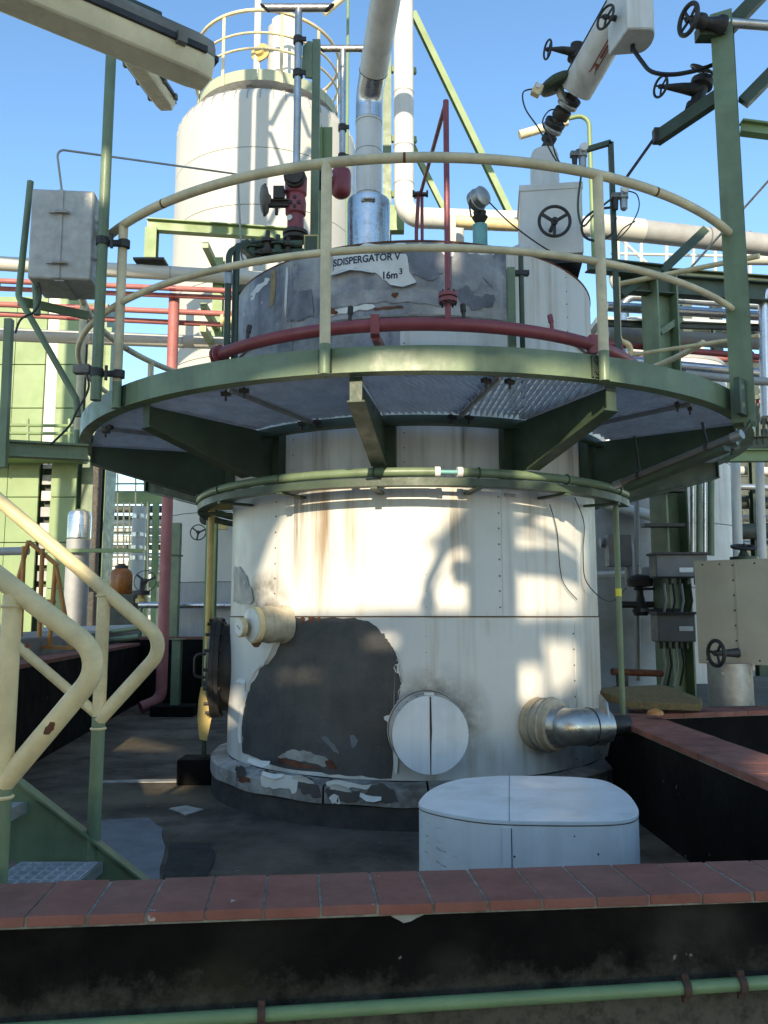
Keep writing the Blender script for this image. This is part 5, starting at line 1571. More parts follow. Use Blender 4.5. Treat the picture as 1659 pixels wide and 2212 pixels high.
# supports carrying the bridge pipes
for x, Y, lab in ((-40, 11.0, 'green bridge column at the left picture edge'), (470, 11.2, 'pale yellow bridge post hidden behind the green roof pipes')):
    p = at(x, 700, Y)
    o = thing('bridge_column', lab, 'column', (p.x, p.y, .2))
    MB().ibeam((p.x, p.y, .2), (p.x, p.y, at(x, 560, Y).z), .14, .14).build('column', 'green_pale', o)
    for y in (590, 712, 758):
        z = at(x, y, Y).z
        MB().bar((p.x, p.y - .9, z), (p.x, p.y + .4, z), .08, .08).build('arm', 'green_pale', o)
tvp = at(512, 692, 10.2)
gvl = thing('gate_valve', 'pale gate valve on the lowest red pipe left of the tank', 'valve', tvp - Vector((0, 0, .15)))
MB().lathe(tvp - Vector((.2, 0, 0)), (1, 0, 0), [(0, .08), (.03, .08), (.035, .05), (.12, .06), (.2, .06), (.29, .05), (.295, .08), (.33, .08)], 16).build('body', 'cream_paint', gvl)
MB().lathe(tvp, (0, -.4, -1), [(0, .05), (.10, .04), (.11, .07), (.15, .07), (.16, .02), (.3, .02)], 14).build('bonnet', 'dark_metal', gvl)
wheel(gvl, tvp + Vector((0, -.12, -.3)), (0, -.4, -1), .09)
# ---- green tower
GY = 18.0
def gx(x): return at(x, 900, GY).x
gt = thing('green_tower', 'pale green panelled tower at the left edge behind the pipes', 'building', (gx(110), GY + .8, .2))
gz1 = at(100, 640, GY).z
def gpanel(x0, x1, z0, z1, m, dy=0.0, nm='wall_panel', t=.06):
    return MB().box(((gx(x0) + gx(x1)) / 2, GY + t / 2 + dy, (z0 + z1) / 2), (gx(x1) - gx(x0), t, z1 - z0)).build(nm, m, gt, bevel=.008)
zr_ = [.2, 1.75, 2.75, 3.75, 4.75, 5.75, 6.75, gz1]
for i in range(len(zr_) - 1):
    for x0, x1 in ((-120, -40), (-39.3, 24), (24.7, 91), (117.5, 172)):
        gpanel(x0, x1, zr_[i] + .012, zr_[i + 1] - .004, 'green_pale')
gpanel(91.5, 117, at(100, 965, GY).z, gz1, 'jacket', .05, 'cream_strip')
for i in range(9):
    z = at(100, 1290 - i * 35, GY).z
    gpanel(93, 116, z, z + .22, 'grey_pipe' if i % 2 else 'silo_white', .12, 'louvre')
gpanel(92, 117, .2, at(100, 965, GY).z, 'dark_steelwork', .30, 'louvre_back')
for x0, x1, m, dy in ((172.6, 205, 'green_paint', .25), (205, 222, 'green_pale', .35)):  # darker green strip puts the tower's shaded side into the colour
    gpanel(x0, x1, .2, gz1 - .6, m, dy, 'side_panel')
MB().box((gx(50), GY + .9, (gz1 + .2) / 2), (gx(221) - gx(-119) - .2, 1.1, gz1 - .25)).build('core', 'green_paint', gt)
for y in (918, 935, 962, 985):
    p, q = at(-60, y, 17.2), at(170, y + 2, 17.2)
    MB().cyl(p, q, .035, n=8).build('ledge_rail', 'green_pale', gt)
for x in (-20, 60, 150):
    MB().bar(at(x, 905, 17.2), at(x, 990, 17.2), .05, .05).build('ledge_post', 'green_pale', gt)
MB().box(at(55, 992, 17.6), (2.4, .8, .06)).build('ledge', 'green_pale', gt)
# ---- things between basin and tower
dc = at(209, 1150, 15.0)
o = thing('rusty_column', 'dark rusty steel column right of the green tower', 'column', (dc.x, dc.y, .2))
MB().ibeam((dc.x, dc.y, .2), (dc.x, dc.y, at(209, 880, 15).z), .16, .16).build('column', 'oily_iron', o)
sc_ = at(171, 1150, 13.6)
o = thing('steel_vessel', 'bright steel dome-topped vessel in front of the green tower', 'vessel', (sc_.x, sc_.y, .2))
z0_ = at(171, 1150, 13.6).z; z1_ = at(171, 1100, 13.6).z
MB().lathe((sc_.x, sc_.y, z0_ - .1), (0, 0, 1), [(0, .19), (z1_ - z0_ - .02, .19), (z1_ - z0_ + .05, .17), (z1_ - z0_ + .1, .06)], 28).build('dome', 'steel_bright', o)
MB().lathe((sc_.x, sc_.y, .2), (0, 0, 1), [(0, .19), (z0_ - .32, .19)], 28).build('shell', 'grey_pipe', o)
MB().box((sc_.x + .35, sc_.y - .25, at(171, 1192, 13.6).z), (1.6, .08, .06)).build('rail', 'green_pale', o)
bt = at(262, 1252, 12.6)
o = thing('oil_container', 'amber brown oil container with dark lid beyond the rear wall', 'container', (bt.x, bt.y, at(262, 1284, 12.6).z))
zb_ = at(262, 1284, 12.6).z; h = at(262, 1228, 12.6).z - zb_
MB().lathe((bt.x, bt.y, zb_), (0, 0, 1), [(0, .165), (.02, .175), (h * .75, .175), (h * .9, .15), (h, .10)], 28).build('body', 'brown_plastic', o)
MB().lathe((bt.x, bt.y, zb_ + h), (0, 0, 1), [(0, .10), (.04, .10), (.05, .06), (.07, .05)], 20).build('lid', 'dark_metal', o)
MB().box((bt.x, bt.y, (zb_ + .2) / 2), (.5, .4, zb_ - .2)).build('stand', 'dark_steelwork', o)
fv = at(305, 1285, 12.2)
o = thing('yellow_valve', 'small yellow valve with wire handwheel beside the red riser', 'valve', (fv.x, fv.y, fv.z - .5))
MB().lathe(fv - Vector((0, 0, .12)), (0, 0, 1), [(0, .08), (.06, .08), (.08, .05), (.12, .05)], 16).build('body', 'yellow_paint', o)
MB().lathe(fv, (0, 0, 1), [(0, .12), (.06, .12), (.07, .03), (.25, .02)], 16).build('head', 'dark_metal', o)
MB().cyl((fv.x, fv.y, .2), fv - Vector((0, 0, .1)), .03, n=10).build('stem_pipe', 'green_paint', o)
wheel(o, fv + Vector((.05, 0, .2)), (.1, -1, .2), .16, t=.006)
for i, (x0, y0, x1, y1, Y, r, m, lab) in enumerate((
        (-40, 1192, 62, 1190, 9.0, .045, 'grey_pipe', 'grey pipe entering from the left edge behind the stair rail'),
        (95, 1366, 300, 1360, 11.9, .075, 'grey_pipe', 'thick grey pipe lying beyond the basin wall at the left'),
        (300, 1307, 520, 1308, 12.05, .045, 'alu_jacket', 'thin bright pipe crossing before the grey silo foot'),
        (30, 1412, 300, 1375, 10.9, .04, 'green_paint', 'green pipe sloping along the left basin wall'),
        (40, 1395, 330, 1352, 11.5, .035, 'green_paint', 'green pipe running just above the sloping green one'))):
    pipe('ground_pipe', lab, [at(x0, y0, Y), at(x1, y1, Y + .02)], r, m)
pp_ = at(379, 1250, 11.75)
o = thing('marker_post', 'pale green square post before the silo beyond the rear wall', 'post', (pp_.x, pp_.y, .2))
MB().box((pp_.x, pp_.y, (at(379, 1130, 11.75).z + .2) / 2), (.12, .12, at(379, 1130, 11.75).z - .2)).build('post', 'green_paint', o, bevel=.005)
MB().box((pp_.x, pp_.y, at(379, 1200, 11.75).z), (.16, .16, .02)).build('collar', 'green_dark', o)
# silo side bracket with loose valve gear
vg = at(442, 1120, 11.9)
o = thing('drain_gear', 'small dark valve gear with handwheel on the silo flank', 'valve', vg)
MB().lathe(vg + Vector((0, .2, 0)), (0, -1, 0), [(0, .05), (.1, .05), (.11, .09), (.15, .09), (.16, .03), (.3, .02)], 14).build('body', 'oily_iron', o)
wheel(o, at(428, 1150, 11.7), (0, -1, .1), .11, t=.008)
MB().box(vg + Vector((.25, 0, -.1)), (.18, .1, .12)).build('block', 'yellow_paint', o)
# concrete upstand and orange trestle left of the basin
o = thing('concrete_upstand', 'weathered grey concrete upstand left of the basin wall', 'wall', (-4.4, 8.5, -.4))
MB().prism([Vector((-2.95, 5.2, -.4)), Vector((-3.65, 11.3, -.4)), Vector((-4.6, 11.3, -.4)), Vector((-4.2, 5.2, -.4))], (0, 0, 1.36)).build('wall', 'yard_concrete', o, bevel=.02)
tr = thing('orange_trestle', 'orange pipe trestle seen behind the near stair rail', 'trestle', at(80, 1400, 8.2))
for x0, y0, x1, y1 in ((62, 1168, 18, 1330), (52, 1180, 44, 1380), (92, 1185, 84, 1390), (120, 1220, 106, 1400), (122, 1225, 152, 1395), (60, 1298, 120, 1300), (62, 1170, 125, 1222)):
    MB().cyl(at(x0, y0, 8.0), at(x1, y1, 8.05), .022, n=10).build('tube', 'orange_paint', tr)
MB().bar(at(10, 1395, 8.05), at(160, 1400, 8.05), .04, .03).build('foot_bar', 'orange_paint', tr)
# ---- far plant at the left, seen under the platform
FY = 27.0
fp = thing('far_pipe_rack', 'distant pale green pipe rack with pipes far behind at the left', 'rack', at(280, 1330, FY))
for x in (318, 338, 372, 414, 470):
    MB().bar(Vector((at(x, 1200, FY).x, FY, .2)), at(x, 1040, FY), .18, .18).build('column', 'green_pale', fp)
for y in (1075, 1262):
    MB().bar(at(205, y, FY), at(480, y, FY), .2, .40 if y < 1100 else .18).build('beam', 'green_pale', fp)
for i, (x, y) in enumerate([(215 + 13 * k, 0) for k in range(9)]):
    MB().bar(at(x, 1290, FY - .5), at(x, 1085 if i % 3 else 1010, FY - .5), .045, .045).build('cage_bar', 'cream_paint', fp)
for y in (1010, 1045, 1062, 1150):
    MB().bar(at(215, y, FY - .5), at(318, y, FY - .5), .05, .05).build('cage_rail', 'green_paint', fp)
for i, y in enumerate((1100, 1118, 1130, 1147, 1165, 1182, 1200, 1218, 1236)):
    MB().cyl(at(190, y, FY + 1.5 + .1 * i), at(480, y + random.uniform(-3, 3), FY + 1.5), random.choice((.07, .1, .13)), n=10).build('rack_pipe', random.choice(('dark_steelwork', 'alu_jacket', 'grey_pipe', 'silo_white', 'dark_steelwork')), fp)
o = thing('far_white_column', 'distant white column with dark bands below the platform at left', 'column', at(298, 1300, 24))
c = at(298, 1200, 24)
MB().cyl((c.x, c.y, .2), (c.x, c.y, at(298, 1095, 24).z), .2, n=20).build('shell', 'silo_white', o)
for y in (1120, 1160, 1188, 1210):
    z = at(298, y, 24).z
    MB().cyl((c.x, c.y, z), (c.x, c.y, z + .12), .215, n=20).build('band', 'alu_jacket', o)
for i, (x0, x1, y0, Y, m, lab) in enumerate(((150, 330, 1262, 33, 'silo_white', 'low white shed far behind the amber container'), (-150, 60, 900, 38, 'green_pale', 'distant pale green hall beyond the tower at the left'), (330, 560, 1120, 40, 'grey_pipe', 'distant grey hall behind the silo'))):
    a, b = at(x0, y0, Y), at(x1, y0, Y)
    o = thing('far_hall', lab, 'building', ((a.x + b.x) / 2, Y + 3, .2))
    MB().box(((a.x + b.x) / 2, Y + 3, (a.z + .2) / 2), (b.x - a.x, 6, a.z - .2)).build('walls', m, o)
    MB().box(((a.x + b.x) / 2, Y + 3, a.z + .08), (b.x - a.x + .4, 6.4, .16)).build('roof', 'grey_pipe', o)
    for k in range(5):
        xw = a.x + (b.x - a.x) * (k + .5) / 5
        MB().box((xw, Y - .01, .2 + (a.z - .2) * .55), ((b.x - a.x) * .1, .06, (a.z - .2) * .3)).build('window', 'dark_steelwork', o)

# ================================================================ behind, centre: white duct and bracing
dk = at(872, 200, 8.6)
dz = at(872, 470, 8.6).z
pipe('white_duct', 'white round duct coming down behind the stack and turning right', [Vector((dk.x, dk.y, 8.4)), Vector((dk.x, dk.y, dz)), at(1115, 478, 8.75), at(1300, 492, 8.9)], .112, 'white_paint', br=.19, n=24, clamps=((.5, 1.03, 'grey_pipe', .012), (.72, 1.03, 'grey_pipe', .012), (.87, 1.03, 'grey_pipe', .012), (1.35, 1.03, 'grey_pipe', .012), (1.62, 1.03, 'grey_pipe', .012)), base=Vector((dk.x, dk.y, dz)))
gc = at(836, 300, 9.2)
tw = thing('bracing_tower', 'pale green lattice column with long diagonal braces behind the duct', 'column', (gc.x, gc.y, .2))
MB().ibeam((gc.x, gc.y, .2), (gc.x, gc.y, 9.5), .10, .14).build('column', 'green_paint', tw)
MB().ibeam(at(893, 30, 9.3), at(1105, 470, 9.3), .07, .10, up=(0, 1, 0)).build('brace', 'green_pale', tw)
MB().ibeam(at(868, 270, 9.4), at(960, 455, 9.4), .06, .08, up=(0, 1, 0)).build('brace', 'green_pale', tw)
for y in (150, 300, 420):
    MB().bar(Vector((gc.x, gc.y, at(836, y, 9.2).z)), Vector((gc.x + .35, gc.y + .1, at(836, y - 8, 9.2).z)), .05, .07).build('strut', 'green_pale', tw)
MB().box(at(852, 475, 9.0), (.22, .12, .3)).build('gusset', 'green_pale', tw)
wp = at(985, 500, 8.2)
pipe('white_branch', 'short white branch pipe rising behind the red riser', [Vector((wp.x, wp.y, 3.2)), Vector((wp.x, wp.y, at(985, 470, 8.2).z))], .085, 'silo_white', n=20)
w2 = at(1020, 478, 7.9)
pipe('cream_pipe', 'cream pipe lying behind the level gauge', [at(985, 478, 7.9), at(1150, 489, 7.9)], .06, 'cream_paint')
lbr = thing('far_lamp', 'slim tube lamp on a bent arm behind the inclined pipe', 'lamp', at(1275, 560, 7.6))
MB().tube(fillet([at(1218, 258, 7.6), at(1272, 246, 7.6), at(1283, 560, 7.6)], .12), .022, 10).build('arm', 'green_pale', lbr)
MB().cyl(at(1122, 292, 7.6), at(1225, 262, 7.6), .045, n=14).build('tube', 'diffuser', lbr)
# high thin mast and cables behind the silo rail
o = thing('mast', 'thin pale mast rising beside the shorter vent pipe', 'mast', at(752, 420, 12.0))
MB().cyl(Vector((at(752, 100, 12).x, 12.0, .2)), at(752, -60, 12.0), .022, n=8).build('tube', 'green_pale', o)
MB().cyl(at(700, 30, 11.5), at(760, -20, 11.5), .05, n=10).build('lamp_tube', 'diffuser', o)

# ================================================================ right: post, pipe rack, vessels
ps = at(1590, 600, 4.52)
zt = at(1575, 42, 4.52).z
rpst = thing('rack_post', 'tall dark green steel post bolted to the platform on the right', 'post', (ps.x, ps.y, 2.2))
MB().ibeam((ps.x, ps.y, 2.21), (ps.x, ps.y, zt), .12, .15, t=.01, tf=.012, up=(.5, 1, 0)).build('column', 'green_paint', rpst)
MB().box((ps.x - .04, ps.y - .09, 2.34), (.17, .03, .20), rz=R_(48)).build('base_plate', 'green_dark', rpst)
for dx, dz in ((-.02, .05), (-.02, -.05), (.05, .05), (.05, -.05)):
    MB().lathe((ps.x + dx - .05, ps.y - .10 + dx * .9, 2.34 + dz), (.3, -1, 0), [(0, .019), (.022, .017), (.024, .008)], 8).build('bolt', 'green_paint', rpst)
MB().bar(at(1575, 60, 4.5), at(1690, -60, 4.4), .05, .08).build('brace', 'green_dark', rpst)
MB().bar(at(1605, 222, 4.5), at(1720, 105, 4.4), .05, .07).build('brace', 'green_dark', rpst)
MB().ibeam(at(1600, 275, 4.6), at(1800, 300, 4.6), .06, .08).build('side_beam', 'green_pale', rpst)
MB().bar(at(1558, 205, 4.55), at(1418, 300, 4.9), .05, .085).build('knee_brace', 'green_dark', rpst)
MB().cyl(at(1418, 292, 4.9), at(1350, 388, 5.0), .010, n=8).build('tie_rod', 'dark_metal', rpst)
MB().box(at(1420, 294, 4.88), (.05, .05, .09)).build('rod_clamp', 'dark_metal', rpst)
MB().box(at(1535, 72, 4.48), (.16, .08, .07)).build('saddle', 'green_dark', rpst)
tpv = thing('high_valve', 'big dark handwheel valve on a steel pipe at the upper right', 'valve', at(1535, 60, 4.45))
MB().cyl(at(1532, 46, 4.45), at(1800, 66, 4.5), .028, n=14).build('pipe', 'steel_pipe', tpv)
wheel(tpv, at(1487, 42, 4.38), (-1, -.3, 0), .082, t=.014, spokes=4)
MB().lathe(at(1492, 42, 4.39), (1, .2, -.03), [(0, .02), (.03, .03), (.05, .045), (.08, .045), (.1, .03), (.16, .04), (.18, .055), (.21, .055)], 16).build('bonnet', 'dark_metal', tpv)
lvx = thing('lower_valve', 'dark handwheel valve behind the green post above the guard rail', 'valve', at(1500, 215, 4.9))
wheel(lvx, at(1427, 187, 4.7), (-1, -.4, 0), .06, t=.008)
MB().tube([at(1430, 187, 4.7), at(1470, 190, 4.75), at(1510, 195, 4.8)], .02, 12, radii=[.012, .03, .045]).build('bonnet', 'dark_metal', lvx)
MB().lathe(at(1500, 240, 4.8), (.3, 0, 1), [(0, .06), (.04, .06), (.05, .04), (.16, .045), (.17, .07), (.21, .07)], 16).build('body', 'dark_metal', lvx)
wheel(lvx, at(1518, 152, 4.75), (.4, -.5, .8), .075, t=.009)
pipe('grey_main', 'large grey insulated pipe crossing on the right above the rack', [at(1285, 488, 8.3), at_z(1800, 545, at(1285, 488, 8.3).z)], .118, 'grey_pipe', n=24, clamps=((.1, 1.06, 'silo_white', .5), (.45, 1.02, 'box_grey', .015), (.75, 1.02, 'box_grey', .015)))
rk = thing('pipe_rack', 'dark green steel pipe rack with column right of the tank', 'rack', at(1436, 1480, 7.6))
RY = 7.6
cx_ = at(1436, 900, RY).x
MB().ibeam((cx_, RY, .34), (cx_, RY, at(1436, 600, RY).z), .24, .24, t=.012, tf=.018, up=(1, .35, 0)).build('column', 'green_paint', rk)
for (x0, y0, x1, y1, Y, w, h, m) in ((1268, 572, 1430, 588, 7.3, .10, .12, 'green_dark'), (1330, 610, 1900, 650, 7.5, .12, .19, 'green_dark'), (1300, 698, 1800, 712, 7.8, .05, .06, 'dark_steelwork'), (1330, 585, 1700, 612, 8.4, .1, .12, 'green_dark')):
    MB().ibeam(at(x0, y0, Y), at_z(x1, y1, at(x0, y0, Y).z), w, h, up=(0, 0, 1)).build('beam', m, rk)
MB().ibeam(at(1425, 590, 7.5), at(1520, 500, 7.7), .08, .10, up=(0, 1, 0)).build('brace', 'green_dark', rk)
MB().ibeam(at(1400, 600, 7.6), at(1340, 640, 7.4), .06, .08, up=(0, 1, 0)).build('brace', 'green_dark', rk)
MB().ibeam(at(1425, 720, 7.6), at(1470, 690, 7.6), .06, .08, up=(0, 1, 0)).build('brace', 'green_paint', rk)
for y in (1135, 1318, 1060):
    MB().box(at(1432, y, RY - .16), (.36, .12, .03)).build('shelf', 'dark_metal', rk)
for (x, y0, y1, r, m) in ((1496, 990, 1200, .02, 'steel_pipe'), (1510, 980, 1200, .024, 'green_paint'), (1522, 990, 1200, .018, 'alu_jacket'), (1536, 980, 1200, .03, 'green_paint')):
    MB().cyl(at(x, y0, 7.4), at(x, y1, 7.4), r, n=10).build('conduit', m, rk)
for lab, y0, y1, Y, r, m in (('upper slim grey pipe on the rack behind the green post', 662, 695, 7.9, .05, 'alu_jacket'), ('lower thick grey pipe on the rack behind the green post', 722, 752, 8.1, .075, 'grey_pipe'), ('red fire pipe along the rack right of the tank', 742, 790, 7.7, .032, 'red_paint'), ('white pipe high on the rack right of the green post', 560, 562, 9.5, .07, 'silo_white')):
    x0 = 1600 if 'high' in lab else 1310
    pipe('rack_pipe', lab, [at(x0, y0, Y), at_z(1850, y1, at(x0, y0, Y).z)], r, m, fl=((.55, 1.7, m),) if 'red' in lab else ())
wr = thing('walkway_rail', 'pair of straight cream rails behind the right end of the guard rail', 'railing', at(1360, 790, 6.5))
MB().cyl(at(1338, 613, 6.9), at(1640, 553, 6.0), .021, n=12).build('rail', 'cream_paint', wr)
MB().cyl(at(1357, 768, 6.9), at(1640, 725, 6.0), .017, n=12).build('rail', 'cream_paint', wr)
MB().tube(fillet([at(1334, 600, 6.8), at(1336, 738, 6.8), at(1362, 742, 6.85), at(1362, 790, 6.9)], .08), .024, 12).build('end_post', 'cream_paint', wr)
o = thing('tie_cable', 'thin steel tie rod slanting across behind the right post', 'cable', at(1490, 585, 6.0))
MB().cyl(at(1480, 592, 7.0), at(1700, 346, 6.2), .010, n=8).build('rod', 'steel_pipe', o)
# round white vessel far right
vz = at(1470, 800, 10.8).z
vc = at(1462, 1000, 10.8)
ve = thing('white_vessel', 'round white vessel behind the rack column on the right', 'vessel', (vc.x, vc.y + .2, .34))
for i, (za, zb2) in enumerate(((.34, 1.5), (1.51, 2.3), (2.31, 3.1), (3.11, vz))):
    MB().lathe((vc.x, vc.y + .2, za), (0, 0, 1), [(0, .74), (zb2 - za, .74)], 48).build('shell_course', 'white_paint', ve)
MB().lathe((vc.x, vc.y + .2, vz), (0, 0, 1), [(0, .75), (.06, .73), (.16, .55), (.22, .2)], 48).build('roof', 'grey_pipe', ve)
# shaded vessel and pipework between tank and rack
sv = at(1352, 1250, 8.9)
sve = thing('shaded_vessel', 'grey cone-footed vessel in the shade right of the tank', 'vessel', (sv.x, sv.y, .34))
MB().lathe((sv.x, sv.y, .34), (0, 0, 1), [(0, .34), (.12, .33), (.30, .30), (.75, .50), (.80, .52), (2.0, .52), (2.15, .40), (2.2, .1)], 40).build('shell', 'grey_pipe', sve)
MB().lathe((sv.x, sv.y, 1.55), (0, 0, 1), [(0, .525), (.03, .54), (.06, .525)], 40).build('band', 'white_paint', sve)
o = pipe('vertical_pipe', 'slim pale vertical pipe with clamp before the shaded vessel', [at(1375, 1030, 7.9), at(1378, 1470, 7.9)], .024, 'grey_pipe')
pipe('elbow_pipe', 'grey pipe stub turning down beside the shaded vessel', [at(1296, 1172, 8.1), at(1358, 1168, 8.1), at(1362, 1260, 8.1)], .05, 'grey_pipe', br=.08)
pipe('sloping_pipe', 'pale sloping pipe behind the drain pole', [at(1296, 1085, 8.4), at(1420, 1118, 8.2)], .055, 'white_paint')
cv = thing('control_valve', 'dark control valve with diaphragm on the pipe before the rack', 'valve', at(1385, 1320, 7.8))
MB().lathe(at(1385, 1330, 7.7), (0, 0, 1), [(0, .06), (.05, .08), (.1, .05), (.2, .03), (.26, .03), (.27, .11), (.33, .12), (.36, .1), (.38, .03)], 20).build('body', 'oily_iron', cv)
MB().cyl(at(1340, 1306, 7.7), at(1450, 1306, 7.7), .03, n=12).build('line', 'oily_iron', cv)
MB().box(at(1398, 1245, 7.7), (.13, .08, .18)).build('positioner', 'white_paint', cv, bevel=.006)
MB().cyl(at(1370, 1272, 7.66), at(1430, 1272, 7.66), .012, n=8).build('lever', 'dark_metal', cv)
MB().box(at(1335, 1190, 8.0), (.22, .15, .30)).build('junction', 'box_grey', cv)
o = thing('low_pipe', 'rusty pipe end lying before the rack foot on the right', 'pipe', at(1345, 1452, 7.0))
MB().cyl(at(1322, 1451, 6.95), at(1430, 1455, 7.1), .028, n=12).build('pipe', 'rust', o)
MB().lathe(at(1345, 1500, 7.0), (0, 0, 1), [(0, .08), (.06, .08), (.07, .05), (.16, .05)], 16).build('pedestal', 'stained_concrete', o)
# dark bulk behind the tank on the right
o = thing('dark_steelwork', 'dark equipment casing in the shade close behind the tank', 'casing', at(1310, 1500, 9.8))
MB().box(at(1290, 1270, 10.0), (1.1, .6, 2.4)).build('casing', 'dark_steelwork', o, bevel=.02)
MB().box(at(1290, 1195, 9.68), (1.0, .03, .08)).build('rib', 'green_dark', o)
# junction boxes on the column
for y0, y1, x0, x1, lab in ((1197, 1247, 1416, 1531, 'upper grey junction box with white label on the rack column'), (1326, 1387, 1420, 1505, 'lower grey junction box with white label on the rack column')):
    a, b = at(x0, y0, 7.2), at(x1, y1, 7.2)
    o = thing('junction_box', lab, 'box', ((a.x + b.x) / 2, 7.3, b.z))
    MB().box(((a.x + b.x) / 2, 7.3, (a.z + b.z) / 2), (b.x - a.x, .2, a.z - b.z)).build('case', 'box_grey', o, bevel=.012)
    MB().box(((a.x + b.x) / 2, 7.29, a.z + .006), (b.x - a.x + .03, .24, .02)).build('hood', 'dark_metal', o)
    l = at(1483, y0 + (34 if y0 < 1300 else 32), 7.19)
    MB().box((l.x, 7.197, l.z), (.12, .004, .04)).build('label_plate', 'label_white', o)
    for k in range(5):
        xg = a.x + (b.x - a.x) * (k + 1) / 6
        MB().cyl((xg, 7.3, b.z - .06), (xg, 7.3, b.z), .016, n=10).build('gland', 'dark_metal', o)
    for k in range(4):
        xg = a.x + (b.x - a.x) * (k + 1.3) / 6
        MB().tube([Vector((xg, 7.3, b.z - .05)), Vector((xg + .02, 7.32, b.z - .2)), Vector((xg - .01, 7.36, b.z - .38))], .010, 6).build('lead', 'black_rubber' if k % 2 else 'grey_pipe', o)
# sheet metal valve box on a drum
tl, bl = at(1499, 1212, 6.25), at(1493, 1433, 6.25)
rgt = Vector((tl.x + 1.0, 5.62, 0))
dirx = (Vector((rgt.x, rgt.y, 0)) - Vector((tl.x, tl.y, 0))).normalized()
nrm = Vector((-dirx.y, dirx.x, 0))
sbx = thing('sheet_metal_box', 'large cream sheet metal valve box with side handwheel at the right', 'box', at(1585, 1520, 6.2))
def sbp(u, v, z): 
    p = Vector((tl.x, tl.y, 0)) + dirx * u + nrm * v
    return Vector((p.x, p.y, z))
us = .30
for u0, u1 in ((0, us), (us + .004, .78)):
    MB().prism([sbp(u0, 0, bl.z), sbp(u1, 0, bl.z), sbp(u1, .012, bl.z), sbp(u0, .012, bl.z)], (0, 0, tl.z - bl.z)).build('front_sheet', 'beige_sheet', sbx)
MB().prism([sbp(.004, .014, bl.z + .004), sbp(.776, .014, bl.z + .004), sbp(.776, .6, bl.z + .004), sbp(.004, .6, bl.z + .004)], (0, 0, tl.z - bl.z - .002)).build('casing', 'beige_sheet', sbx)
MB().prism([sbp(us - .016, -.006, bl.z + .01), sbp(us + .012, -.006, bl.z + .01), sbp(us + .012, -.001, bl.z + .01), sbp(us - .016, -.001, bl.z + .01)], (0, 0, tl.z - bl.z - .02)).build('lap_strip', 'beige_sheet', sbx)
q = MB()
for k in range(7):
    z = bl.z + .06 + k * .11
    q.lathe(sbp(us - .03, -.001, z), -nrm, [(0, .007), (.004, .004)], 8)
for k in range(6):
    q.lathe(sbp(.06 + k * .12, -.001, tl.z - .03), -nrm, [(0, .007), (.004, .004)], 8)
    q.lathe(sbp(.06 + k * .12, -.001, bl.z + .03), -nrm, [(0, .007), (.004, .004)], 8)
tag(q.build('rivets', 'dark_metal', sbx), kind='stuff')
hw = at(1547, 1411, 5.92)
wheel(sbx, hw, (-nrm - dirx * .9), .088, t=.014, rot=.9)
MB().tube([hw, hw + (nrm + dirx * .9).normalized() * .18], .03, 14, radii=[.016, .035]).build('bonnet', 'dark_metal', sbx)
pd_ = at(1585, 1500, 6.1)
MB().cyl((pd_.x, pd_.y + .05, .50), (pd_.x, pd_.y + .05, bl.z + .01), .155, n=32).build('pedestal', 'galvanised', sbx)
for s in (-1, 1):
    MB().lathe((pd_.x + s * .10, pd_.y + .05 - .118, bl.z - .06), (s * .6, -1, 0), [(-.02, .010), (.006, .009)], 8).build('bolt', 'steel_pipe', sbx)
# foam mat with an orange scrap on the wall corner
m0 = [at_z(1292, 1500, .62), at_z(1432, 1493, .62), at_z(1462, 1502, .60), at_z(1518, 1524, .56), at_z(1515, 1536, .545), at_z(1360, 1532, .56), at_z(1330, 1520, .59), at_z(1294, 1506, .62)]
q = MB()
n = len(m0)
vs = [p - Vector((0, 0, .0)) for p in m0] + [p + Vector((0, .01, .045)) for p in m0]
fs = [(i, (i + 1) % n, n + (i + 1) % n, n + i) for i in range(n)]
cA, cB = len(vs), len(vs) + 1
vs += [sum(m0, Vector()) / n + Vector((0, 0, -.01)), sum(m0, Vector()) / n + Vector((0, 0, .055))]
for i in range(n):
    fs.append((cA, (i + 1) % n, i)); fs.append((cB, n + i, n + (i + 1) % n))
q.add(vs, fs)
solo(q, 'foam_mat', 'foam_mat', 'crumbling yellow-brown foam mat lying on the wall corner', 'mat', bevel=.006)
q = MB()
c = at_z(1415, 1527, .60)
q.lathe(c - Vector((0, 0, .045)), (0, 0, 1), [(0, .05), (.02, .045), (.032, .02), (.036, .004)], 16)
solo(q, 'orange_bowl', 'orange_paint', 'small orange bowl lying upside down on the foam mat', 'bowl')
# pipes standing at the far right
for x, lab in ((1588, 'left one of two pale vertical pipes at the right edge'), (1640, 'right one of two pale vertical pipes at the right edge')):
    pipe('standing_pipe', lab, [at(x, 985, 8.6), at(x + 6, 1200, 8.6), at(x + 8, 1330, 8.6)], .05 if x < 1600 else .045, 'white_paint')
o = thing('green_lintel', 'bright green beam at the right edge below the platform level', 'beam', at(1640, 990, 8.0))
MB().ibeam(at(1545, 985, 8.0), at(1900, 982, 8.0), .1, .12).build('beam', 'green_pale', o)
hv = thing('hooded_valve', 'dark handwheel on a green hooded valve behind the sheet metal box', 'valve', at(1610, 1215, 7.4))
MB().lathe(at(1608, 1225, 7.4), (0, 0, 1), [(0, .12), (.09, .12), (.1, .05), (.14, .03), (.16, .03)], 18).build('body', 'green_dark', hv)
wheel(hv, at(1607, 1182, 7.38), (0, -.25, 1), .10, t=.015)
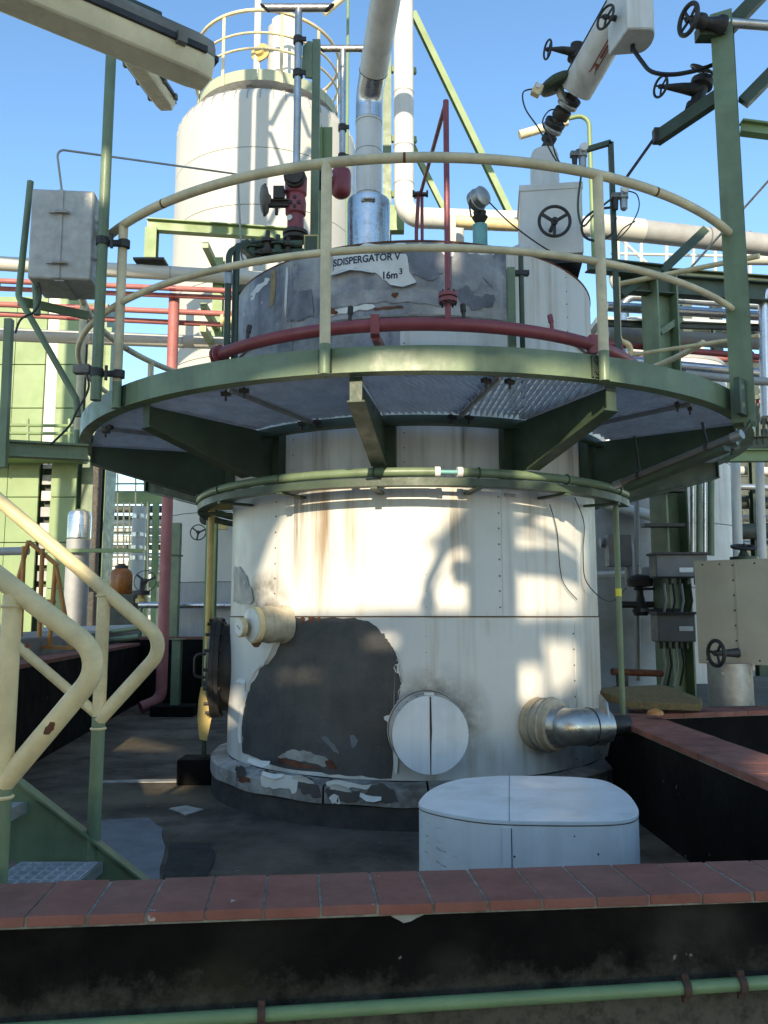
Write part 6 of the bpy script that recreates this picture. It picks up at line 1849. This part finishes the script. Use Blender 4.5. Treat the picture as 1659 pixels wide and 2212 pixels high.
for i, (x0, x1, y0, Y, m, lab) in enumerate(((1300, 1520, 700, 24, 'silo_white', 'distant white plant hall behind the pipe rack'), (1520, 1800, 860, 28, 'dark_steelwork', 'distant grey plant hall at the right edge'), (1180, 1330, 900, 30, 'grey_pipe', 'distant grey hall hidden behind the tank'))):
    a, b = at(x0, y0, Y), at(x1, y0, Y)
    o = thing('far_hall', lab, 'building', ((a.x + b.x) / 2, Y + 3, .2))
    MB().box(((a.x + b.x) / 2, Y + 3, (a.z + .2) / 2), (b.x - a.x, 6, a.z - .2)).build('walls', m, o)
    MB().box(((a.x + b.x) / 2, Y + 3, a.z + .08), (b.x - a.x + .4, 6.4, .16)).build('roof', 'grey_pipe', o)
    for k in range(5):
        for r in range(3):
            xw = a.x + (b.x - a.x) * (k + .5) / 5
            MB().box((xw, Y - .01, .2 + (a.z - .2) * (.2 + .27 * r)), ((b.x - a.x) * .1, .06, (a.z - .2) * .13)).build('window', 'dark_steelwork', o)
fr3 = thing('far_rail_frame', 'thin white railing far behind between the grey pipe and the rack', 'railing', at(1380, 570, 16))
for x in (1335, 1352, 1385, 1440, 1498, 1545, 1620):
    MB().cyl(at(x, 500, 16), at(x, 620, 16), .035, n=8).build('post', 'silo_white', fr3)
MB().cyl(at(1345, 520, 16), at(1420, 590, 16), .03, n=8).build('brace', 'silo_white', fr3)
MB().cyl(at(1320, 548, 16), at(1700, 556, 16), .03, n=8).build('rail', 'silo_white', fr3)
MB().cyl(at(1320, 605, 16), at(1700, 612, 16), .05, n=8).build('rail', 'silo_white', fr3)

dr = thing('distant_pipework', 'tangle of distant pipes and steel bars at the right edge', 'pipework', at(1620, 1330, 14))
random.seed(21)
for y, Y, r, m in ((815, 13, .05, 'dark_steelwork'), (838, 14, .09, 'alu_jacket'), (868, 12.5, .04, 'red_faded'), (905, 13.5, .10, 'dark_steelwork'), (945, 14, .12, 'green_dark'), (1015, 13, .07, 'silo_white'), (1050, 12.5, .05, 'alu_jacket'), (1085, 13, .11, 'dark_steelwork'), (1120, 13.5, .06, 'silo_white'), (1150, 12.5, .12, 'dark_steelwork'), (1178, 13.2, .05, 'alu_jacket')):
    MB().cyl(at(1545, y, Y), at(1760, y + random.uniform(-12, 10), Y + .3), r, n=12).build('run', m, dr)
for x in (1598, 1612, 1624, 1636, 1650, 1664):
    MB().bar(at(x, 860, 10.5), at(x, 960, 10.5), .03, .03).build('bar', 'dark_steelwork', dr)
MB().bar(at(1590, 868, 10.5), at(1700, 846, 10.3), .05, .05).build('bar_rail', 'green_dark', dr)
MB().ibeam(at(1582, 960, 10.5), at(1760, 950, 10.5), .12, .16).build('bar_beam', 'green_dark', dr)
for x, Y in ((1570, 13), (1622, 12.8), (1668, 13.2)):
    MB().ibeam(Vector((at(x, 1000, Y).x, Y, .2)), at(x, 800, Y), .16, .16).build('stanchion', 'green_dark', dr)
dl_ = thing('distant_gantry', 'dim steel gantry with white tanks behind the pipe rack', 'gantry', at(1380, 1330, 15))
for y, Y, r, m in ((690, 14, .06, 'silo_white'), (705, 15, .10, 'dark_steelwork'), (765, 14, .07, 'red_faded'), (785, 15, .12, 'dark_steelwork')):
    MB().cyl(at(1290, y, Y), at(1760, y + 14, Y + .6), r, n=12).build('run', m, dl_)
for x, Y in ((1345, 15), (1480, 15.2), (1545, 15.1)):
    MB().ibeam(Vector((at(x, 1000, Y).x, Y, .2)), at(x, 640, Y), .18, .18).build('stanchion', 'green_dark', dl_)

for k, (lab, pts, r, m) in enumerate((
        ('silver pipe with a drop bend under the big grey main', [(1345, 800, 8.6), (1345, 640, 8.6), (1800, 672, 8.7)], .045, 'alu_jacket'),
        ('white pipe with upturned end beside the cream end post', [(1325, 560, 8.9), (1325, 628, 8.9), (1800, 655, 9.0)], .05, 'silo_white'),
        ('bright silver pipe low on the rack behind the rim', [(1300, 775, 9.2), (1560, 800, 9.0), (1800, 820, 8.9)], .06, 'alu_jacket'),
        ('thin white pipe between the two grey rack pipes', [(1300, 690, 9.3), (1800, 716, 9.4)], .035, 'silo_white'),
        ('silver pipe climbing past the right side of the post', [(1655, 900, 7.8), (1648, 620, 7.8), (1800, 612, 7.8)], .05, 'alu_jacket'),
        ('dull pipe crossing just above the rim at the right', [(1480, 808, 8.0), (1620, 822, 7.8), (1800, 835, 7.6)], .04, 'grey_pipe'))):
    pipe('rack_pipe', lab, [at(*p) for p in pts], r, m)
# ================================================================ unseen wall added behind the camera, its openings shaped to throw sun patches
HY = -6.0
hall = thing('sun_blocker', 'unseen raised wall on columns added behind the viewpoint to shape the sunlight', 'building', (0, HY, -.5))
OPEN = [  # gaps cut to the outlines of the wanted sun patches
    [(-1.97, 5.52), (-1.86, 5.72), (-1.67, 5.90), (-.60, 5.92), (-.66, 5.74), (-.80, 5.57), (-.90, 5.49), (-.38, 5.46), (-.38, 5.11), (-1.35, 5.12), (-1.81, 5.18), (-1.94, 5.32)],
    [(-.36, 5.11), (-.36, 5.92), (.10, 5.97), (.12, 5.5), (.04, 5.25)],
    [(-.20, 5.03), (.02, 5.09), (.02, 4.87), (-.15, 4.70), (-.18, 4.88)],
    [(-.37, 4.62), (-.37, 4.86), (-.21, 4.88), (-.21, 4.68)],
    [(-.60, 5.86), (-.60, 5.90), (-.02, 5.95), (-.02, 5.91)],
    [(-1.80, 4.86), (-1.50, 4.82), (-1.50, 4.77), (-1.80, 4.81)],
    [(-1.24, 4.98), (-1.06, 4.98), (-1.06, 4.92), (-1.24, 4.92)],
    [(-3.96, 4.90), (-4.04, 5.22), (-3.10, 4.88)],
    [(-3.26, 4.40), (-2.68, 4.44), (-2.50, 4.30), (-2.73, 4.25), (-3.18, 4.34)],
    [(-3.60, 4.27), (-3.36, 4.34), (-3.06, 4.21), (-3.35, 4.16)],
    [(.50, 4.04), (.74, 4.18), (.80, 4.00), (.50, 3.90)],
    [(-2.50, 4.74), (-2.50, 4.98), (-2.12, 4.86), (-2.08, 4.66)],
    [(-2.70, 7.18), (-2.70, 7.48), (-2.58, 7.48), (-2.58, 7.18)],
    [(-.78, 7.13), (-.78, 7.36), (-.69, 7.36), (-.69, 7.13)],
]
def hits(z):
    xs = []
    for poly in OPEN:
        c = []
        for i in range(len(poly)):
            (x0, z0), (x1, z1) = poly[i], poly[(i + 1) % len(poly)]
            if (z0 <= z) != (z1 <= z):
                c.append(x0 + (x1 - x0) * (z - z0) / (z1 - z0))
        c.sort()
        xs += [(c[i], c[i + 1]) for i in range(0, len(c) - 1, 2)]
    return sorted(xs)
HT, HB = 9.7, 1.35
XL, XR = -4.2, 1.2
def hp(x0, x1, z0, z1, y=HY):
    return MB().box(((x0 + x1) / 2, y, (z0 + z1) / 2), (x1 - x0, .06, z1 - z0))
for x0, x1 in ((-7.0, -5.6), (-5.596, XL), (XR, 2.7), (2.704, 4.2)):
    hp(x0, x1, HB, HT).build('wall_panel', 'blocker_panel', hall)
hp(XL, XR, HB, 3.8).build('wall_panel', 'blocker_panel', hall)
hp(XL, XR, 7.6, HT).build('wall_panel', 'blocker_panel', hall)
for x in (-6.8, -3.2, .4, 4.0):
    MB().box((x, HY - .7, (HB - .5) / 2), (.25, .25, HB + .5)).build('column', 'blocker_panel', hall)
dz = .02
q = MB()
z = 3.8
while z < 7.6 - 1e-6:
    x = XL
    for a, b in hits(z + dz / 2):
        if a > x: q.box(((x + a) / 2, HY, z + dz / 2), (a - x, .06, dz))
        x = max(x, b)
    q.box(((x + XR) / 2, HY, z + dz / 2), (XR - x, .06, dz))
    z += dz
q.build('gap_blocker', 'blocker_panel', hall)
MB().box((-1.4, HY - .65, HT + .06), (11.2, 1.4, .12)).build('roof', 'blocker_panel', hall)
MB().box((-1.4, HY - .65, HB - .06), (11.2, 1.4, .12)).build('floor_slab', 'blocker_panel', hall)
# unseen truss added above the tank; its members cast the bands on the silo
BY = 6.5
ob_ = thing('shadow_truss', 'unseen braced green truss added high above the tank to shade the silo', 'truss', (-8.2, BY, -.3))
for x in (-8.2, 8.2):
    MB().box((x, BY, 6.1), (.3, .3, 12.8)).build('tower_leg', 'green_paint', ob_)
for z in (7.5, 12.4):
    MB().box((0, BY, z), (16.4, .2, .16)).build('chord', 'green_paint', ob_)
VT = ((-6.6, .16), (-5.0, .16), (-2.78, .22), (-2.51, .20), (-1.66, .22), (1.9, .16), (3.6, .16), (5.4, .16), (7.0, .16))
for x, w in VT:
    MB().box((x, BY, 9.95), (w, .16, 4.74)).build('vertical', 'green_paint', ob_)
for z in (7.6, 9.25, 10.9):
    MB().bar((-2.38, BY, z), (-1.80, BY, z + 1.5), .07, .07).build('brace', 'green_paint', ob_)
    MB().bar((-1.80, BY + .09, z), (-2.38, BY + .09, z + 1.5), .07, .07).build('brace', 'green_paint', ob_)
for a, b in ((-8.1, -6.7), (-6.5, -5.1), (2.0, 3.5), (3.7, 5.3), (5.5, 6.9)):
    MB().bar((a, BY, 7.6), (b, BY, 12.3), .08, .08).build('brace', 'green_paint', ob_)

# unseen gooseneck and post added behind the viewpoint to cast shadows on the tank
YL = -1.5
yl = thing('gooseneck_caster', 'unseen gooseneck pole added behind the viewpoint to cast its shadow on the tank', 'lamp', (-.41, YL, -.5))
MB().tube(fillet([(-.41, YL, -.5), (-.407, YL, 3.62), (-.30, YL, 3.85), (-.10, YL, 3.89)], .14, 8), .032, 16).build('pole', 'green_paint', yl)
MB().cyl((-.407, YL, 3.50), (-.407, YL, 3.54), .05, n=14).build('flange', 'green_dark', yl)
MB().tube([(-.375, YL, 3.55), (-.335, YL, 3.65), (-.27, YL, 3.73)], .008, 8).build('stay', 'green_dark', yl)
MB().box((-.19, YL, 3.70), (.15, .12, .12)).build('head', 'lamp_housing', yl, bevel=.02)
ep = thing('shadow_post', 'unseen broad post with arms added behind the viewpoint to shade the tank', 'post', (-.03, YL, -.5))  # added caster for the dark upright band and bars on the tank
MB().box((-.028, YL + .05, 1.815), (.285, .12, 4.63)).build('post', 'blocker_panel', ep)
MB().bar((.12, YL, 4.05), (.34, YL, 4.225), .03, .03, (0, 1, 0)).build('arm', 'green_paint', ep)
MB().bar((.12, YL, 4.00), (.30, YL, 4.17), .025, .025, (0, 1, 0)).build('arm', 'green_paint', ep)
MB().tube([(.12, YL, 4.02), (.20, YL, 4.04), (.30, YL, 4.04), (.42, YL, 4.03), (.53, YL, 4.01)], .02, 10).build('bent_arm', 'green_paint', ep)
MB().bar((.12, YL, 3.965), (.36, YL, 4.0), .018, .018, (0, 1, 0)).build('arm', 'green_paint', ep)
MB().prism([Vector((.12, YL - .05, 3.74)), Vector((.53, YL - .05, 3.83)), Vector((.53, YL - .05, 3.96)), Vector((.38, YL - .05, 3.955)), Vector((.12, YL - .05, 3.87))], (0, .1, 0)).build('shadow_plate', 'galvanised', ep)

# repeats of one kind share a group
GROUPS = {'stair_rail': 'handrails of the steel stairs', 'vent_pipe': 'tee-topped vents on the tank roof', 'sprinkler_feed': 'green feed pipes beside the guard rail', 'control_cable': 'thin control cables',
          'air_hose': 'air hoses at the regulators', 'stub_post': 'green stubs on the platform', 'loose_wire': 'wires on the right tank wall', 'tube_lamp': 'fluorescent lamps at the upper left',
          'insulated_pipe': 'white pipes of the pipe bridge', 'fire_main': 'faded red pipes of the pipe bridge', 'bridge_column': 'columns of the pipe bridge', 'ground_pipe': 'pipes near the ground at the left',
          'far_hall': 'halls in the distance', 'rack_pipe': 'pipes on the right hand rack', 'junction_box': 'boxes on the rack column', 'standing_pipe': 'vertical pipes at the right edge'}
for o in list(COL.objects):
    if o.parent is None and 'category' in o:
        b = o.name.split('.')[0]
        if b in GROUPS:
            o['group'] = GROUPS[b]
